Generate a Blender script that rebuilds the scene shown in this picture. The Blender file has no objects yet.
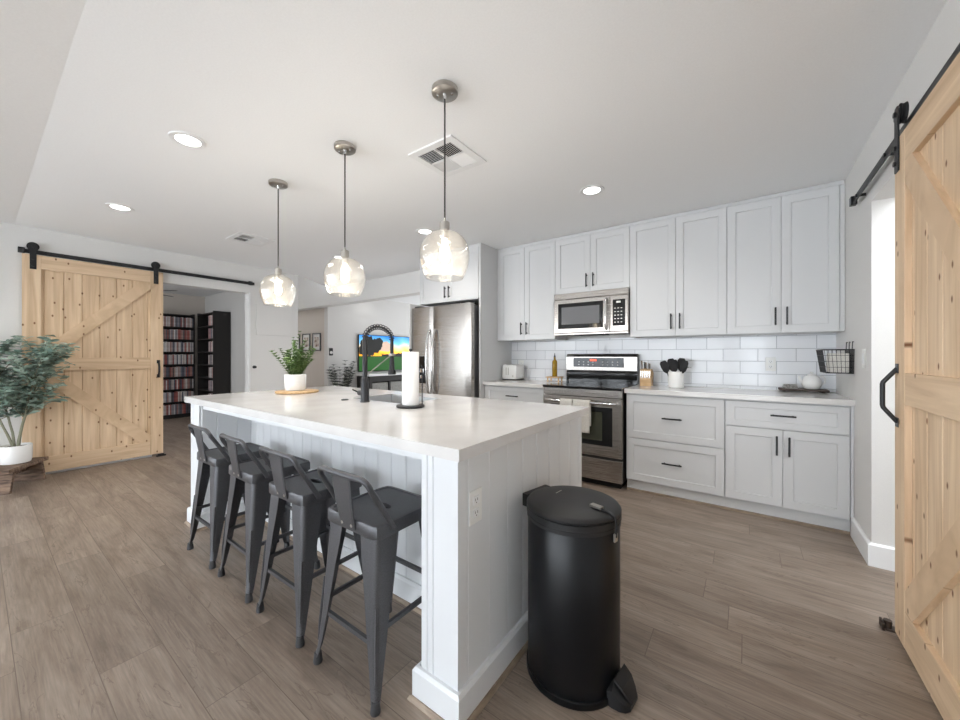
import bpy, bmesh, math, random
from mathutils import Vector, Matrix
random.seed(7)
PI = math.pi
S = bpy.context.scene
COL = S.collection

# ------------------------------------------------------------------ camera
CAM_H = 1.21
cam_d = bpy.data.cameras.new('camera')
cam = bpy.data.objects.new('camera', cam_d)
COL.objects.link(cam)
cam_d.sensor_fit = 'HORIZONTAL'
cam_d.sensor_width = 36.0
cam_d.lens = 36.0 * 366.7 / 960.0
cam_d.shift_y = -4.5 / 960.0
cam_d.clip_start = 0.02
cam.location = (0, 0, CAM_H)
cam.rotation_euler = (PI / 2, 0, math.radians(35.852))
S.camera = cam

# ------------------------------------------------------------------ world, light, exposure
S.view_settings.view_transform = 'Standard'
S.view_settings.look = 'None'
S.view_settings.gamma = 1.0
S.view_settings.use_curve_mapping = False
S.view_settings.exposure = 0.2
w = bpy.data.worlds.new('daylight')
S.world = w
w.use_nodes = True
wb = w.node_tree.nodes['Background']
wb.inputs[0].default_value = (0.87, 0.935, 1.0, 1)
wb.inputs[1].default_value = 6.9


def area(name, loc, rot, sx, sy, power, col=(1, 1, 1)):
    d = bpy.data.lights.new(name, 'AREA')
    d.shape = 'RECTANGLE'
    d.size, d.size_y = sx, sy
    d.energy = power
    d.color = col
    o = bpy.data.objects.new(name, d)
    COL.objects.link(o)
    o.location = loc
    o.rotation_euler = rot
    return o


# daylight arriving through the glazed wall behind the camera and the window in the left wall
area('daylight_patio', (-2.6, -4.35, 1.25), (PI / 2, 0, 0), 4.0, 2.2, 16, (0.80, 0.90, 1.0))
area('daylight_door', (.05, -4.35, 1.15), (PI / 2, 0, 0), 1.0, 2.0, 16, (0.80, 0.90, 1.0))
# unseen fill lights, added to brighten the pantry, living room and book room
area('fill_pantry', (1.5, 2.3, 2.4), (0, 0, 0), 1.2, 1.5, 32, (0.92, 0.96, 1.0))  # added panel, also lifts the aisle through the doorway
area('fill_living', (-5.0, 8.6, 1.3), (-PI / 2, 0, 0), 3.0, 2.0, 40, (0.90, 0.95, 1.0))  # added fill in front of the windowless far wall
area('fill_living_floor', (-3.5, 6.5, .02), (math.radians(180), 0, 0), 3.5, 2.5, 60, (0.95, 0.97, 1.0))  # upward fill panel added on the floor to lift the ceiling
area('fill_bookroom', (-7.4, -0.45, 1.5), (PI / 2, 0, 0), 1.4, 1.3, 24, (0.92, 0.96, 1.0))  # added fill, no window in this room

# ------------------------------------------------------------------ materials


def srgb(r, g, b):
    f = lambda c: (c / 255) / 12.92 if c / 255 <= .04045 else ((c / 255 + .055) / 1.055) ** 2.4
    return (f(r), f(g), f(b), 1)


def mat(name, col, rough=0.5, metal=0.0, **kw):
    m = bpy.data.materials.new(name)
    m.use_nodes = True
    b = m.node_tree.nodes['Principled BSDF']
    b.inputs['Base Color'].default_value = col
    b.inputs['Roughness'].default_value = rough
    b.inputs['Metallic'].default_value = metal
    for k, v in kw.items():
        b.inputs[k.replace('_', ' ')].default_value = v
    return m


def N(m, t, **kw):
    n = m.node_tree.nodes.new(t)
    for k, v in kw.items():
        setattr(n, k, v)
    return n


def L(m, a, b):
    m.node_tree.links.new(a, b)


def mapping(m, scale, rot=(0, 0, 0), loc=(0, 0, 0)):
    tc = N(m, 'ShaderNodeTexCoord')
    mp = N(m, 'ShaderNodeMapping')
    mp.inputs['Scale'].default_value = scale
    mp.inputs['Rotation'].default_value = rot
    mp.inputs['Location'].default_value = loc
    L(m, tc.outputs['Object'], mp.inputs['Vector'])
    return mp


def noisy(m, scale, amount, c1, c2, detail=4, bump=0.0, lo=.35, hi=.65):
    """vary the base colour between c1 and c2 with stretched noise"""
    b = m.node_tree.nodes['Principled BSDF']
    mp = mapping(m, scale)
    n = N(m, 'ShaderNodeTexNoise')
    n.inputs['Scale'].default_value = amount
    n.inputs['Detail'].default_value = detail
    L(m, mp.outputs[0], n.inputs['Vector'])
    r = N(m, 'ShaderNodeValToRGB')
    r.color_ramp.elements[0].position = lo
    r.color_ramp.elements[1].position = hi
    r.color_ramp.elements[0].color = c1
    r.color_ramp.elements[1].color = c2
    L(m, n.outputs['Fac'], r.inputs['Fac'])
    L(m, r.outputs['Color'], b.inputs['Base Color'])
    if bump:
        bp = N(m, 'ShaderNodeBump')
        bp.inputs['Strength'].default_value = bump
        bp.inputs['Distance'].default_value = 0.002
        L(m, n.outputs['Fac'], bp.inputs['Height'])
        L(m, bp.outputs[0], b.inputs['Normal'])
    return n, r


M = {}
M['wall'] = mat('wall_paint', srgb(222, 221, 219), .75)
noisy(M['wall'], (1, 1, 1), 180, srgb(221, 220, 218), srgb(224, 223, 221), bump=.12)
M['ceiling'] = mat('ceiling_paint', srgb(243, 243, 243), .8)
noisy(M['ceiling'], (1, 1, 1), 120, srgb(241, 242, 243), srgb(244, 245, 246), bump=.12)
M['hall'] = mat('beige_wall_paint', srgb(214, 206, 198), .8)
M['trim'] = mat('white_trim', srgb(236, 237, 238), .4)
M['cab'] = mat('white_cabinet_lacquer', srgb(210, 211, 212), .38)
M['island'] = mat('white_island_paint', srgb(222, 224, 226), .42)
M['quartz'] = mat('white_quartz', srgb(220, 218, 216), .14)
noisy(M['quartz'], (1, 1, 1), 5, srgb(212, 210, 208), srgb(222, 220, 218), detail=6)
M['black'] = mat('matte_black_metal', srgb(42, 43, 46), .42, .3)
M['stool'] = mat('gunmetal_steel', srgb(84, 84, 87), .42, .5)
noisy(M['stool'], (1, 1, 1), 400, srgb(76, 76, 79), srgb(94, 94, 97), bump=.05)
M['rubber'] = mat('black_rubber', srgb(28, 28, 30), .7)
M['foot'] = mat('dark_grey_foot_cap', srgb(58, 58, 60), .6)
M['can'] = mat('matte_black_can', srgb(8, 10, 14), .34, .0, Specular_IOR_Level=.35)
M['canlid'] = mat('black_plastic_lid', srgb(20, 20, 22), .48)
M['dark'] = mat('dark_void', srgb(18, 18, 19), .8)
M['bookcase'] = mat('black_brown_laminate', srgb(36, 34, 34), .55)
M['glassblk'] = mat('black_glass', srgb(16, 17, 19), .06, 0.0, IOR=1.5)
M['white'] = mat('white_ceramic', srgb(238, 238, 236), .25)
M['plastic'] = mat('white_plastic', srgb(236, 236, 234), .35)
M['paper'] = mat('paper_towel_paper', srgb(246, 246, 246), .9)
M['towel'] = mat('white_cotton', srgb(222, 219, 212), .95)
noisy(M['towel'], (1, 1, 1), 220, srgb(206, 203, 196), srgb(228, 226, 220), bump=.5)
M['cord'] = mat('grey_cord', srgb(58, 56, 54), .6)
M['soil'] = mat('dark_soil', srgb(52, 42, 34), .95)
M['fabric'] = mat('grey_woven_fabric', srgb(150, 150, 146), .95)
noisy(M['fabric'], (1, 1, 1), 90, srgb(120, 120, 116), srgb(182, 182, 178), bump=.4)
M['oil'] = mat('olive_oil_glass', srgb(150, 118, 30), .08)
M['graysink'] = mat('brushed_sink_steel', srgb(210, 212, 214), .38, .85)

# stainless steel
m = mat('brushed_stainless', srgb(160, 155, 150), .26, 1.0)
n, r = noisy(m, (1, 1, 220), 3, srgb(168, 163, 158), srgb(178, 173, 168), detail=2)
b = m.node_tree.nodes['Principled BSDF']
mr = N(m, 'ShaderNodeMapRange')
mr.inputs['To Min'].default_value = .24
mr.inputs['To Max'].default_value = .30
L(m, n.outputs['Fac'], mr.inputs['Value'])
L(m, mr.outputs[0], b.inputs['Roughness'])
b.inputs['Anisotropic'].default_value = .5
M['steel'] = m
M['nickel'] = mat('brushed_nickel', srgb(186, 182, 176), .3, 1.0)
M['chrome'] = mat('polished_steel', srgb(214, 214, 214), .12, 1.0)

# floor planks running along X
m = mat('oak_vinyl_plank', srgb(150, 132, 114), .42)
b = m.node_tree.nodes['Principled BSDF']
mp = mapping(m, (1, 1, 1), loc=(.45, -.028, 0))
br = N(m, 'ShaderNodeTexBrick')
br.offset = 0.0
br.inputs['Scale'].default_value = 1
br.inputs['Mortar Size'].default_value = .0016
br.inputs['Mortar Smooth'].default_value = .3
br.inputs['Bias'].default_value = 0
br.inputs['Brick Width'].default_value = 1.22
br.inputs['Row Height'].default_value = .186
br.inputs['Color1'].default_value = (0, 0, 0, 1)
br.inputs['Color2'].default_value = (1, 1, 1, 1)
br.inputs['Mortar'].default_value = (.5, .5, .5, 1)
sxy = N(m, 'ShaderNodeSeparateXYZ')
L(m, mp.outputs[0], sxy.inputs[0])
rw = N(m, 'ShaderNodeMath', operation='DIVIDE')
rw.inputs[1].default_value = .186
L(m, sxy.outputs['Y'], rw.inputs[0])
rf = N(m, 'ShaderNodeMath', operation='FLOOR')
L(m, rw.outputs[0], rf.inputs[0])
wn = N(m, 'ShaderNodeTexWhiteNoise', noise_dimensions='1D')
L(m, rf.outputs[0], wn.inputs['W'])
xs_ = N(m, 'ShaderNodeMath', operation='MULTIPLY_ADD')
xs_.inputs[1].default_value = 1.22
L(m, wn.outputs['Value'], xs_.inputs[0])
L(m, sxy.outputs['X'], xs_.inputs[2])
cxy = N(m, 'ShaderNodeCombineXYZ')
L(m, xs_.outputs[0], cxy.inputs['X'])
L(m, sxy.outputs['Y'], cxy.inputs['Y'])
L(m, cxy.outputs[0], br.inputs['Vector'])
# shift the grain per plank
sc = N(m, 'ShaderNodeVectorMath', operation='SCALE')
sc.inputs['Scale'].default_value = 9.0
L(m, br.outputs['Color'], sc.inputs[0])
ad = N(m, 'ShaderNodeVectorMath', operation='ADD')
L(m, mp.outputs[0], ad.inputs[0])
L(m, sc.outputs[0], ad.inputs[1])
mp2 = N(m, 'ShaderNodeMapping')
mp2.inputs['Scale'].default_value = (1.0, 6, 1)
L(m, ad.outputs[0], mp2.inputs['Vector'])
n1 = N(m, 'ShaderNodeTexNoise')
n1.inputs['Scale'].default_value = 1.6
n1.inputs['Detail'].default_value = 12
n1.inputs['Roughness'].default_value = .68
n1.inputs['Distortion'].default_value = .7
L(m, mp2.outputs[0], n1.inputs['Vector'])
mp3 = N(m, 'ShaderNodeMapping')
mp3.inputs['Scale'].default_value = (3, 70, 1)
L(m, ad.outputs[0], mp3.inputs['Vector'])
n2 = N(m, 'ShaderNodeTexNoise')
n2.inputs['Scale'].default_value = 2
n2.inputs['Detail'].default_value = 3
L(m, mp3.outputs[0], n2.inputs['Vector'])
cr = N(m, 'ShaderNodeValToRGB')
e = cr.color_ramp.elements
e[0].position, e[0].color = .28, srgb(112, 97, 85)
e[1].position, e[1].color = .72, srgb(158, 144, 131)
x = cr.color_ramp.elements.new(.5)
x.color = srgb(140, 125, 112)
L(m, n1.outputs['Fac'], cr.inputs['Fac'])
mx = N(m, 'ShaderNodeMixRGB', blend_type='OVERLAY')
mx.inputs['Fac'].default_value = .4
L(m, cr.outputs[0], mx.inputs[1])
L(m, n2.outputs['Fac'], mx.inputs[2])
# plank to plank tone
hv = N(m, 'ShaderNodeMapRange')
hv.inputs['To Min'].default_value = .88
hv.inputs['To Max'].default_value = 1.09
L(m, br.outputs['Color'], hv.inputs['Value'])
mv = N(m, 'ShaderNodeVectorMath', operation='SCALE')
L(m, mx.outputs[0], mv.inputs[0])
L(m, hv.outputs[0], mv.inputs['Scale'])
# fine dark grain cracks and soft blotches printed on the planks
mp4 = N(m, 'ShaderNodeMapping')
mp4.inputs['Scale'].default_value = (1.6, 9, 1)
L(m, ad.outputs[0], mp4.inputs['Vector'])
n3 = N(m, 'ShaderNodeTexNoise')
n3.inputs['Scale'].default_value = 1.5
n3.inputs['Detail'].default_value = 5
n3.inputs['Distortion'].default_value = 1.6
L(m, mp4.outputs[0], n3.inputs['Vector'])
ck = N(m, 'ShaderNodeValToRGB')
ce = ck.color_ramp.elements
ce[0].position, ce[0].color = .598, (0, 0, 0, 1)
ce[1].position, ce[1].color = .626, (0, 0, 0, 1)
q_ = ce.new(.612)
q_.color = (.55, .55, .55, 1)
L(m, n3.outputs['Fac'], ck.inputs[0])
cm = N(m, 'ShaderNodeMixRGB')
cm.inputs[2].default_value = srgb(92, 76, 64)
L(m, ck.outputs[0], cm.inputs[0])
L(m, mv.outputs[0], cm.inputs[1])
mv = cm
ms = N(m, 'ShaderNodeMixRGB')
ms.inputs[2].default_value = srgb(104, 90, 78)
L(m, br.outputs['Fac'], ms.inputs['Fac'])
L(m, mv.outputs[0], ms.inputs[1])
L(m, ms.outputs[0], b.inputs['Base Color'])
bp = N(m, 'ShaderNodeBump')
bp.inputs['Strength'].default_value = .25
bp.inputs['Distance'].default_value = .002
sb = N(m, 'ShaderNodeMath', operation='SUBTRACT')
L(m, n2.outputs['Fac'], sb.inputs[0])
L(m, br.outputs['Fac'], sb.inputs[1])
L(m, sb.outputs[0], bp.inputs['Height'])
L(m, bp.outputs[0], b.inputs['Normal'])
M['floor'] = m


def pine(name, vec_scale, base=((202, 172, 139), (230, 204, 172), (217, 189, 156))):
    """knotty pine: grain stretched along one axis plus scattered knots"""
    m = mat(name, srgb(*base[2]), .6)
    b = m.node_tree.nodes['Principled BSDF']
    mp = mapping(m, vec_scale)
    n1 = N(m, 'ShaderNodeTexNoise')
    n1.inputs['Scale'].default_value = 1.0
    n1.inputs['Detail'].default_value = 6
    n1.inputs['Distortion'].default_value = .8
    L(m, mp.outputs[0], n1.inputs['Vector'])
    cr = N(m, 'ShaderNodeValToRGB')
    e = cr.color_ramp.elements
    e[0].position, e[0].color = .3, srgb(*base[0])
    e[1].position, e[1].color = .68, srgb(*base[1])
    x = cr.color_ramp.elements.new(.48)
    x.color = srgb(*base[2])
    L(m, n1.outputs['Fac'], cr.inputs['Fac'])
    tc = N(m, 'ShaderNodeTexCoord')
    sx3 = N(m, 'ShaderNodeSeparateXYZ')
    L(m, tc.outputs['Object'], sx3.inputs[0])
    cx3 = N(m, 'ShaderNodeCombineXYZ')
    L(m, sx3.outputs['Y'], cx3.inputs['X'])
    L(m, sx3.outputs['Z'], cx3.inputs['Y'])
    mk = N(m, 'ShaderNodeMapping')
    mk.inputs['Scale'].default_value = (9.5, 5.5, 1)
    L(m, cx3.outputs[0], mk.inputs['Vector'])
    vo = N(m, 'ShaderNodeTexVoronoi', voronoi_dimensions='2D')
    vo.inputs['Scale'].default_value = 1.0
    L(m, mk.outputs[0], vo.inputs['Vector'])
    kr = N(m, 'ShaderNodeValToRGB')
    ke = kr.color_ramp.elements
    ke[0].position, ke[0].color = .035, (1, 1, 1, 1)
    ke[1].position, ke[1].color = .085, (0, 0, 0, 1)
    L(m, vo.outputs['Distance'], kr.inputs['Fac'])
    # only some cells carry a knot
    gt = N(m, 'ShaderNodeSeparateColor')
    L(m, vo.outputs['Color'], gt.inputs[0])
    th = N(m, 'ShaderNodeMath', operation='GREATER_THAN')
    th.inputs[1].default_value = .45
    L(m, gt.outputs[0], th.inputs[0])
    mu = N(m, 'ShaderNodeMath', operation='MULTIPLY')
    L(m, kr.outputs[0], mu.inputs[0])
    L(m, th.outputs[0], mu.inputs[1])
    mx = N(m, 'ShaderNodeMixRGB')
    mx.inputs[2].default_value = srgb(120, 78, 44)
    L(m, mu.outputs[0], mx.inputs['Fac'])
    L(m, cr.outputs[0], mx.inputs[1])
    L(m, mx.outputs[0], b.inputs['Base Color'])
    bp = N(m, 'ShaderNodeBump')
    bp.inputs['Strength'].default_value = .15
    bp.inputs['Distance'].default_value = .002
    L(m, n1.outputs['Fac'], bp.inputs['Height'])
    L(m, bp.outputs[0], b.inputs['Normal'])
    return m


M['pine_v'] = pine('pine_upright_grain', (22, 22, 1.4))
M['pine_h'] = pine('pine_level_grain', (22, 1.4, 22))
M['pine_d'] = pine('pine_brace_grain', (22, 5, 5), ((198, 168, 134), (226, 198, 165), (213, 184, 150)))
M['oldwood'] = mat('weathered_brown_wood', srgb(112, 90, 74), .8)
noisy(M['oldwood'], (6, 30, 30), 1.5, srgb(74, 58, 48), srgb(142, 118, 100), detail=6, bump=.4)
M['lightwood'] = mat('light_beech_wood', srgb(206, 170, 124), .5)
noisy(M['lightwood'], (4, 30, 30), 2, srgb(192, 154, 108), srgb(218, 184, 140))
M['shoe'] = mat('oak_shoe_moulding', srgb(150, 132, 114), .5)
noisy(M['shoe'], (6, 6, 30), 2, srgb(132, 114, 98), srgb(164, 146, 128))
M['darkwood'] = mat('dark_walnut_wood', srgb(74, 62, 56), .6)
noisy(M['darkwood'], (5, 40, 40), 2, srgb(58, 48, 44), srgb(92, 78, 70))
M['leaf'] = mat('green_leaf', srgb(96, 130, 72), .5)
noisy(M['leaf'], (1, 1, 1), 14, srgb(74, 108, 56), srgb(134, 162, 100))
M['leafblue'] = mat('blue_green_leaf', srgb(124, 152, 140), .55)
noisy(M['leafblue'], (1, 1, 1), 9, srgb(134, 160, 148), srgb(196, 212, 200))
M['leafdark'] = mat('dark_green_leaf', srgb(42, 54, 46), .5)
M['stem'] = mat('grey_green_stem', srgb(140, 140, 120), .8)

# tile backsplash
m = mat('white_subway_tile', srgb(236, 238, 241), .12)
b = m.node_tree.nodes['Principled BSDF']
tc = N(m, 'ShaderNodeTexCoord')
sp = N(m, 'ShaderNodeSeparateXYZ')
L(m, tc.outputs['Object'], sp.inputs[0])
cb = N(m, 'ShaderNodeCombineXYZ')
ax = N(m, 'ShaderNodeMath', operation='ADD')
ax.inputs[1].default_value = .29 + 2.56 - .148
L(m, sp.outputs['X'], ax.inputs[0])
az = N(m, 'ShaderNodeMath', operation='ADD')
az.inputs[1].default_value = -1.125 + 1.1
L(m, sp.outputs['Z'], az.inputs[0])
L(m, ax.outputs[0], cb.inputs['X'])
L(m, az.outputs[0], cb.inputs['Y'])
br = N(m, 'ShaderNodeTexBrick')
br.inputs['Scale'].default_value = 1
br.inputs['Brick Width'].default_value = .256
br.inputs['Row Height'].default_value = .11
br.inputs['Mortar Size'].default_value = .0022
br.inputs['Mortar Smooth'].default_value = .2
br.inputs['Color1'].default_value = srgb(232, 234, 238)
br.inputs['Color2'].default_value = srgb(240, 242, 245)
br.inputs['Mortar'].default_value = srgb(176, 178, 184)
L(m, cb.outputs[0], br.inputs['Vector'])
L(m, br.outputs['Color'], b.inputs['Base Color'])
bp = N(m, 'ShaderNodeBump')
bp.invert = True
bp.inputs['Strength'].default_value = .6
bp.inputs['Distance'].default_value = .003
L(m, br.outputs['Fac'], bp.inputs['Height'])
L(m, bp.outputs[0], b.inputs['Normal'])
M['tile'] = m

# pendant glass: thin seeded glass
m = bpy.data.materials.new('seeded_clear_glass')
m.use_nodes = True
nt = m.node_tree
nt.nodes.remove(nt.nodes['Principled BSDF'])
out = nt.nodes['Material Output']
tr = N(m, 'ShaderNodeBsdfTransparent')
tr.inputs[0].default_value = (.97, .965, .95, 1)
gl = N(m, 'ShaderNodeBsdfGlossy')
gl.inputs['Roughness'].default_value = .05
tl = N(m, 'ShaderNodeBsdfTranslucent')
tl.inputs[0].default_value = (1, .96, .9, 1)
lw = N(m, 'ShaderNodeLayerWeight')
lw.inputs[0].default_value = .22
tc = N(m, 'ShaderNodeTexCoord')
vo = N(m, 'ShaderNodeTexVoronoi')
vo.inputs['Scale'].default_value = 90
L(m, tc.outputs['Object'], vo.inputs['Vector'])
bp = N(m, 'ShaderNodeBump')
bp.inputs['Strength'].default_value = .5
bp.inputs['Distance'].default_value = .003
L(m, vo.outputs['Distance'], bp.inputs['Height'])
L(m, bp.outputs[0], gl.inputs['Normal'])
m1 = N(m, 'ShaderNodeMixShader')
m1.inputs[0].default_value = .03
L(m, tr.outputs[0], m1.inputs[1])
L(m, tl.outputs[0], m1.inputs[2])
m2 = N(m, 'ShaderNodeMixShader')
L(m, lw.outputs['Facing'], m2.inputs[0])
L(m, m1.outputs[0], m2.inputs[1])
L(m, gl.outputs[0], m2.inputs[2])
L(m, m2.outputs[0], out.inputs['Surface'])
M['glass'] = m

# window glass
m = bpy.data.materials.new('window_glass')
m.use_nodes = True
nt = m.node_tree
nt.nodes.remove(nt.nodes['Principled BSDF'])
out = nt.nodes['Material Output']
tr = N(m, 'ShaderNodeBsdfTransparent')
gl = N(m, 'ShaderNodeBsdfGlossy')
gl.inputs['Roughness'].default_value = .02
m1 = N(m, 'ShaderNodeMixShader')
m1.inputs[0].default_value = .08
L(m, tr.outputs[0], m1.inputs[1])
L(m, gl.outputs[0], m1.inputs[2])
L(m, m1.outputs[0], out.inputs['Surface'])
M['pane'] = m


def emit(name, col, strength):
    m = bpy.data.materials.new(name)
    m.use_nodes = True
    b = m.node_tree.nodes['Principled BSDF']
    b.inputs['Base Color'].default_value = col
    b.inputs['Emission Color'].default_value = col
    b.inputs['Emission Strength'].default_value = strength
    return m


M['bulb'] = emit('warm_bulb_glass', (1, .86, .66, 1), 10)
M['lens'] = emit('recessed_light_lens', (1, .98, .95, 1), 9)
M['led'] = emit('red_clock_digits', (1, .1, .05, 1), 1.2)
M['tvgrass'] = emit('screen_green_field', srgb(14, 88, 8), 1.0)
M['tvtree'] = emit('screen_dark_tree', srgb(8, 14, 6), .3)
M['tvcloud'] = emit('screen_pink_cloud', srgb(246, 214, 190), .85)
for q_ in ('tvgrass', 'tvtree', 'tvcloud'):
    M[q_].node_tree.nodes['Principled BSDF'].inputs['Base Color'].default_value = (.01, .01, .01, 1)
# screen sky: blue over orange, a picture shown on the television
m = bpy.data.materials.new('screen_sunset_sky')
m.use_nodes = True
b = m.node_tree.nodes['Principled BSDF']
tc = N(m, 'ShaderNodeTexCoord')
sp = N(m, 'ShaderNodeSeparateXYZ')
L(m, tc.outputs['Object'], sp.inputs[0])
mr = N(m, 'ShaderNodeMapRange')
mr.inputs['From Min'].default_value = .0
mr.inputs['From Max'].default_value = .42
no = N(m, 'ShaderNodeTexNoise')
no.inputs['Scale'].default_value = 3
mm = N(m, 'ShaderNodeMath', operation='MULTIPLY_ADD')
mm.inputs[1].default_value = .25
L(m, no.outputs['Fac'], mm.inputs[0])
L(m, sp.outputs['Z'], mm.inputs[2])
sm = N(m, 'ShaderNodeMath', operation='SUBTRACT')
sm.inputs[1].default_value = .50
L(m, mm.outputs[0], sm.inputs[0])
L(m, sm.outputs[0], mr.inputs['Value'])
cr = N(m, 'ShaderNodeValToRGB')
e = cr.color_ramp.elements
e[0].position, e[0].color = 0, srgb(255, 170, 30)
e[1].position, e[1].color = 1, srgb(30, 120, 200)
for p, c in ((.2, (255, 205, 70)), (.45, (220, 205, 180)), (.62, (110, 185, 225))):
    x = e.new(p)
    x.color = srgb(*c)
L(m, mr.outputs[0], cr.inputs[0])
L(m, cr.outputs[0], b.inputs['Emission Color'])
L(m, cr.outputs[0], b.inputs['Base Color'])
b.inputs['Emission Strength'].default_value = .85
M['tvsky'] = m

# spines of the cases: a different cover colour on each
m = mat('printed_case_spine', (1, 1, 1, 1), .5)
b = m.node_tree.nodes['Principled BSDF']
oi = N(m, 'ShaderNodeObjectInfo')
cr = N(m, 'ShaderNodeValToRGB')
cr.color_ramp.interpolation = 'CONSTANT'
e = cr.color_ramp.elements
pal = [(200, 194, 192), (84, 78, 78), (172, 130, 124), (220, 214, 210), (128, 130, 142), (190, 176, 172), (150, 86, 82),
       (206, 202, 204), (104, 102, 106), (176, 150, 142), (230, 228, 226), (96, 98, 114), (176, 104, 98), (156, 152, 156)]
e[0].position, e[0].color = 0, srgb(*pal[0])
e[1].position, e[1].color = 1 / len(pal), srgb(*pal[1])
for i, c in enumerate(pal[2:], 2):
    x = e.new(i / len(pal))
    x.color = srgb(*c)
L(m, oi.outputs['Random'], cr.inputs[0])
tc = N(m, 'ShaderNodeTexCoord')
no = N(m, 'ShaderNodeTexNoise')
no.inputs['Scale'].default_value = 25
L(m, tc.outputs['Object'], no.inputs['Vector'])
mx = N(m, 'ShaderNodeMixRGB', blend_type='OVERLAY')
mx.inputs[0].default_value = .5
L(m, cr.outputs[0], mx.inputs[1])
L(m, no.outputs['Fac'], mx.inputs[2])
L(m, mx.outputs[0], b.inputs['Base Color'])
M['case'] = m
# art prints in the hall frames
m = mat('sepia_art_print', srgb(200, 186, 176), .8)
noisy(m, (1, 1, 1), 14, srgb(110, 70, 60), srgb(224, 216, 208), detail=3, lo=.38, hi=.55)
M['print'] = m

# ------------------------------------------------------------------ mesh helpers


class MB:
    def __init__(self):
        self.bm = bmesh.new()
        self.mi = 0

    def _tag(self, fs):
        for f in fs:
            f.material_index = self.mi
        return fs

    def face(self, pts):
        vs = [self.bm.verts.new(p) for p in pts]
        f = self.bm.faces.new(vs)
        f.material_index = self.mi
        return f

    def box(self, x0, x1, y0, y1, z0, z1, bev=0.0, seg=2):
        x0, x1 = min(x0, x1), max(x0, x1)
        y0, y1 = min(y0, y1), max(y0, y1)
        z0, z1 = min(z0, z1), max(z0, z1)
        c = [(x0, y0, z0), (x1, y0, z0), (x1, y1, z0), (x0, y1, z0), (x0, y0, z1), (x1, y0, z1), (x1, y1, z1), (x0, y1, z1)]
        vs = [self.bm.verts.new(p) for p in c]
        fs = [self.bm.faces.new([vs[i] for i in q]) for q in ((0, 3, 2, 1), (4, 5, 6, 7), (0, 1, 5, 4), (1, 2, 6, 5), (2, 3, 7, 6), (3, 0, 4, 7))]
        self._tag(fs)
        if bev > 0:
            es = list({e for f in fs for e in f.edges})
            r = bmesh.ops.bevel(self.bm, geom=es, offset=bev, segments=seg, affect='EDGES', profile=.5)
            self._tag(r['faces'])
        return self

    def loft(self, rings, cap=True, close=True):
        R = [[self.bm.verts.new(p) for p in ring] for ring in rings]
        n = len(R[0])
        fs = []
        for a, b_ in zip(R, R[1:]):
            for i in range(n if close else n - 1):
                j = (i + 1) % n
                fs.append(self.bm.faces.new((a[i], a[j], b_[j], b_[i])))
        if cap and close:
            fs.append(self.bm.faces.new(list(reversed(R[0]))))
            fs.append(self.bm.faces.new(R[-1]))
        self._tag(fs)
        return self

    def lathe(self, prof, c=(0, 0), n=32, cap=True, sx=1, sy=1):
        """prof: list of (radius, z)"""
        rings = []
        for r, z in prof:
            r = max(r, 1e-4)
            rings.append([(c[0] + sx * r * math.cos(2 * PI * i / n), c[1] + sy * r * math.sin(2 * PI * i / n), z) for i in range(n)])
        return self.loft(rings, cap)

    def tube(self, pts, r, n=10, cap=True):
        pts = [Vector(p) for p in pts]
        rings = []
        up = None
        for i, p in enumerate(pts):
            d = (pts[min(i + 1, len(pts) - 1)] - pts[max(i - 1, 0)]).normalized()
            if up is None:
                up = Vector((0, 0, 1)) if abs(d.z) < .9 else Vector((1, 0, 0))
            s = d.cross(up)
            if s.length < 1e-5:
                s = d.cross(Vector((0, 1, 0)))
            s.normalize()
            up = s.cross(d).normalized()
            rr = r[i] if isinstance(r, (list, tuple)) else r
            rings.append([tuple(p + s * rr * math.cos(2 * PI * k / n) + up * rr * math.sin(2 * PI * k / n)) for k in range(n)])
        return self.loft(rings, cap)

    def bar(self, a, b_, wd, th, nrm=(0, 0, 1)):
        """rectangular bar from a to b: wd across, th along nrm"""
        a, b_ = Vector(a), Vector(b_)
        d = (b_ - a).normalized()
        nn = Vector(nrm).normalized()
        s = d.cross(nn).normalized()
        nn = s.cross(d).normalized()
        rings = []
        for p in (a, b_):
            rings.append([tuple(p + s * wd / 2 * i + nn * th / 2 * j) for i, j in ((1, 1), (-1, 1), (-1, -1), (1, -1))])
        return self.loft(rings)

    def prism(self, poly, y0, y1, axis='y'):
        if axis == 'y':
            f = lambda p, t: (p[0], t, p[1])
        elif axis == 'x':
            f = lambda p, t: (t, p[0], p[1])
        else:
            f = lambda p, t: (p[0], p[1], t)
        return self.loft([[f(p, y0) for p in poly], [f(p, y1) for p in poly]])

    def build(self, name, ma, parent=None, smooth=False, solid=0.0, sharp=40):
        bm = self.bm
        bmesh.ops.recalc_face_normals(bm, faces=bm.faces[:])
        me = bpy.data.meshes.new(name)
        if parent is not None:
            off = Vector((0, 0, 0))
            p = parent
            while p is not None:
                off += p.location
                p = p.parent
        else:
            xs = [v.co for v in bm.verts]
            off = Vector(((min(v.x for v in xs) + max(v.x for v in xs)) / 2, (min(v.y for v in xs) + max(v.y for v in xs)) / 2, min(v.z for v in xs)))
        bmesh.ops.translate(bm, verts=bm.verts[:], vec=-off)
        bm.to_mesh(me)
        bm.free()
        for mm_ in (ma if isinstance(ma, (list, tuple)) else [ma]):
            me.materials.append(mm_)
        if smooth:
            me.shade_smooth()
            me.set_sharp_from_angle(angle=math.radians(sharp))
        o = bpy.data.objects.new(name, me)
        COL.objects.link(o)
        if parent is not None:
            o.parent = parent
        else:
            o.location = off
        if solid:
            md = o.modifiers.new('thickness', 'SOLIDIFY')
            md.thickness = solid
        return o


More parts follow.
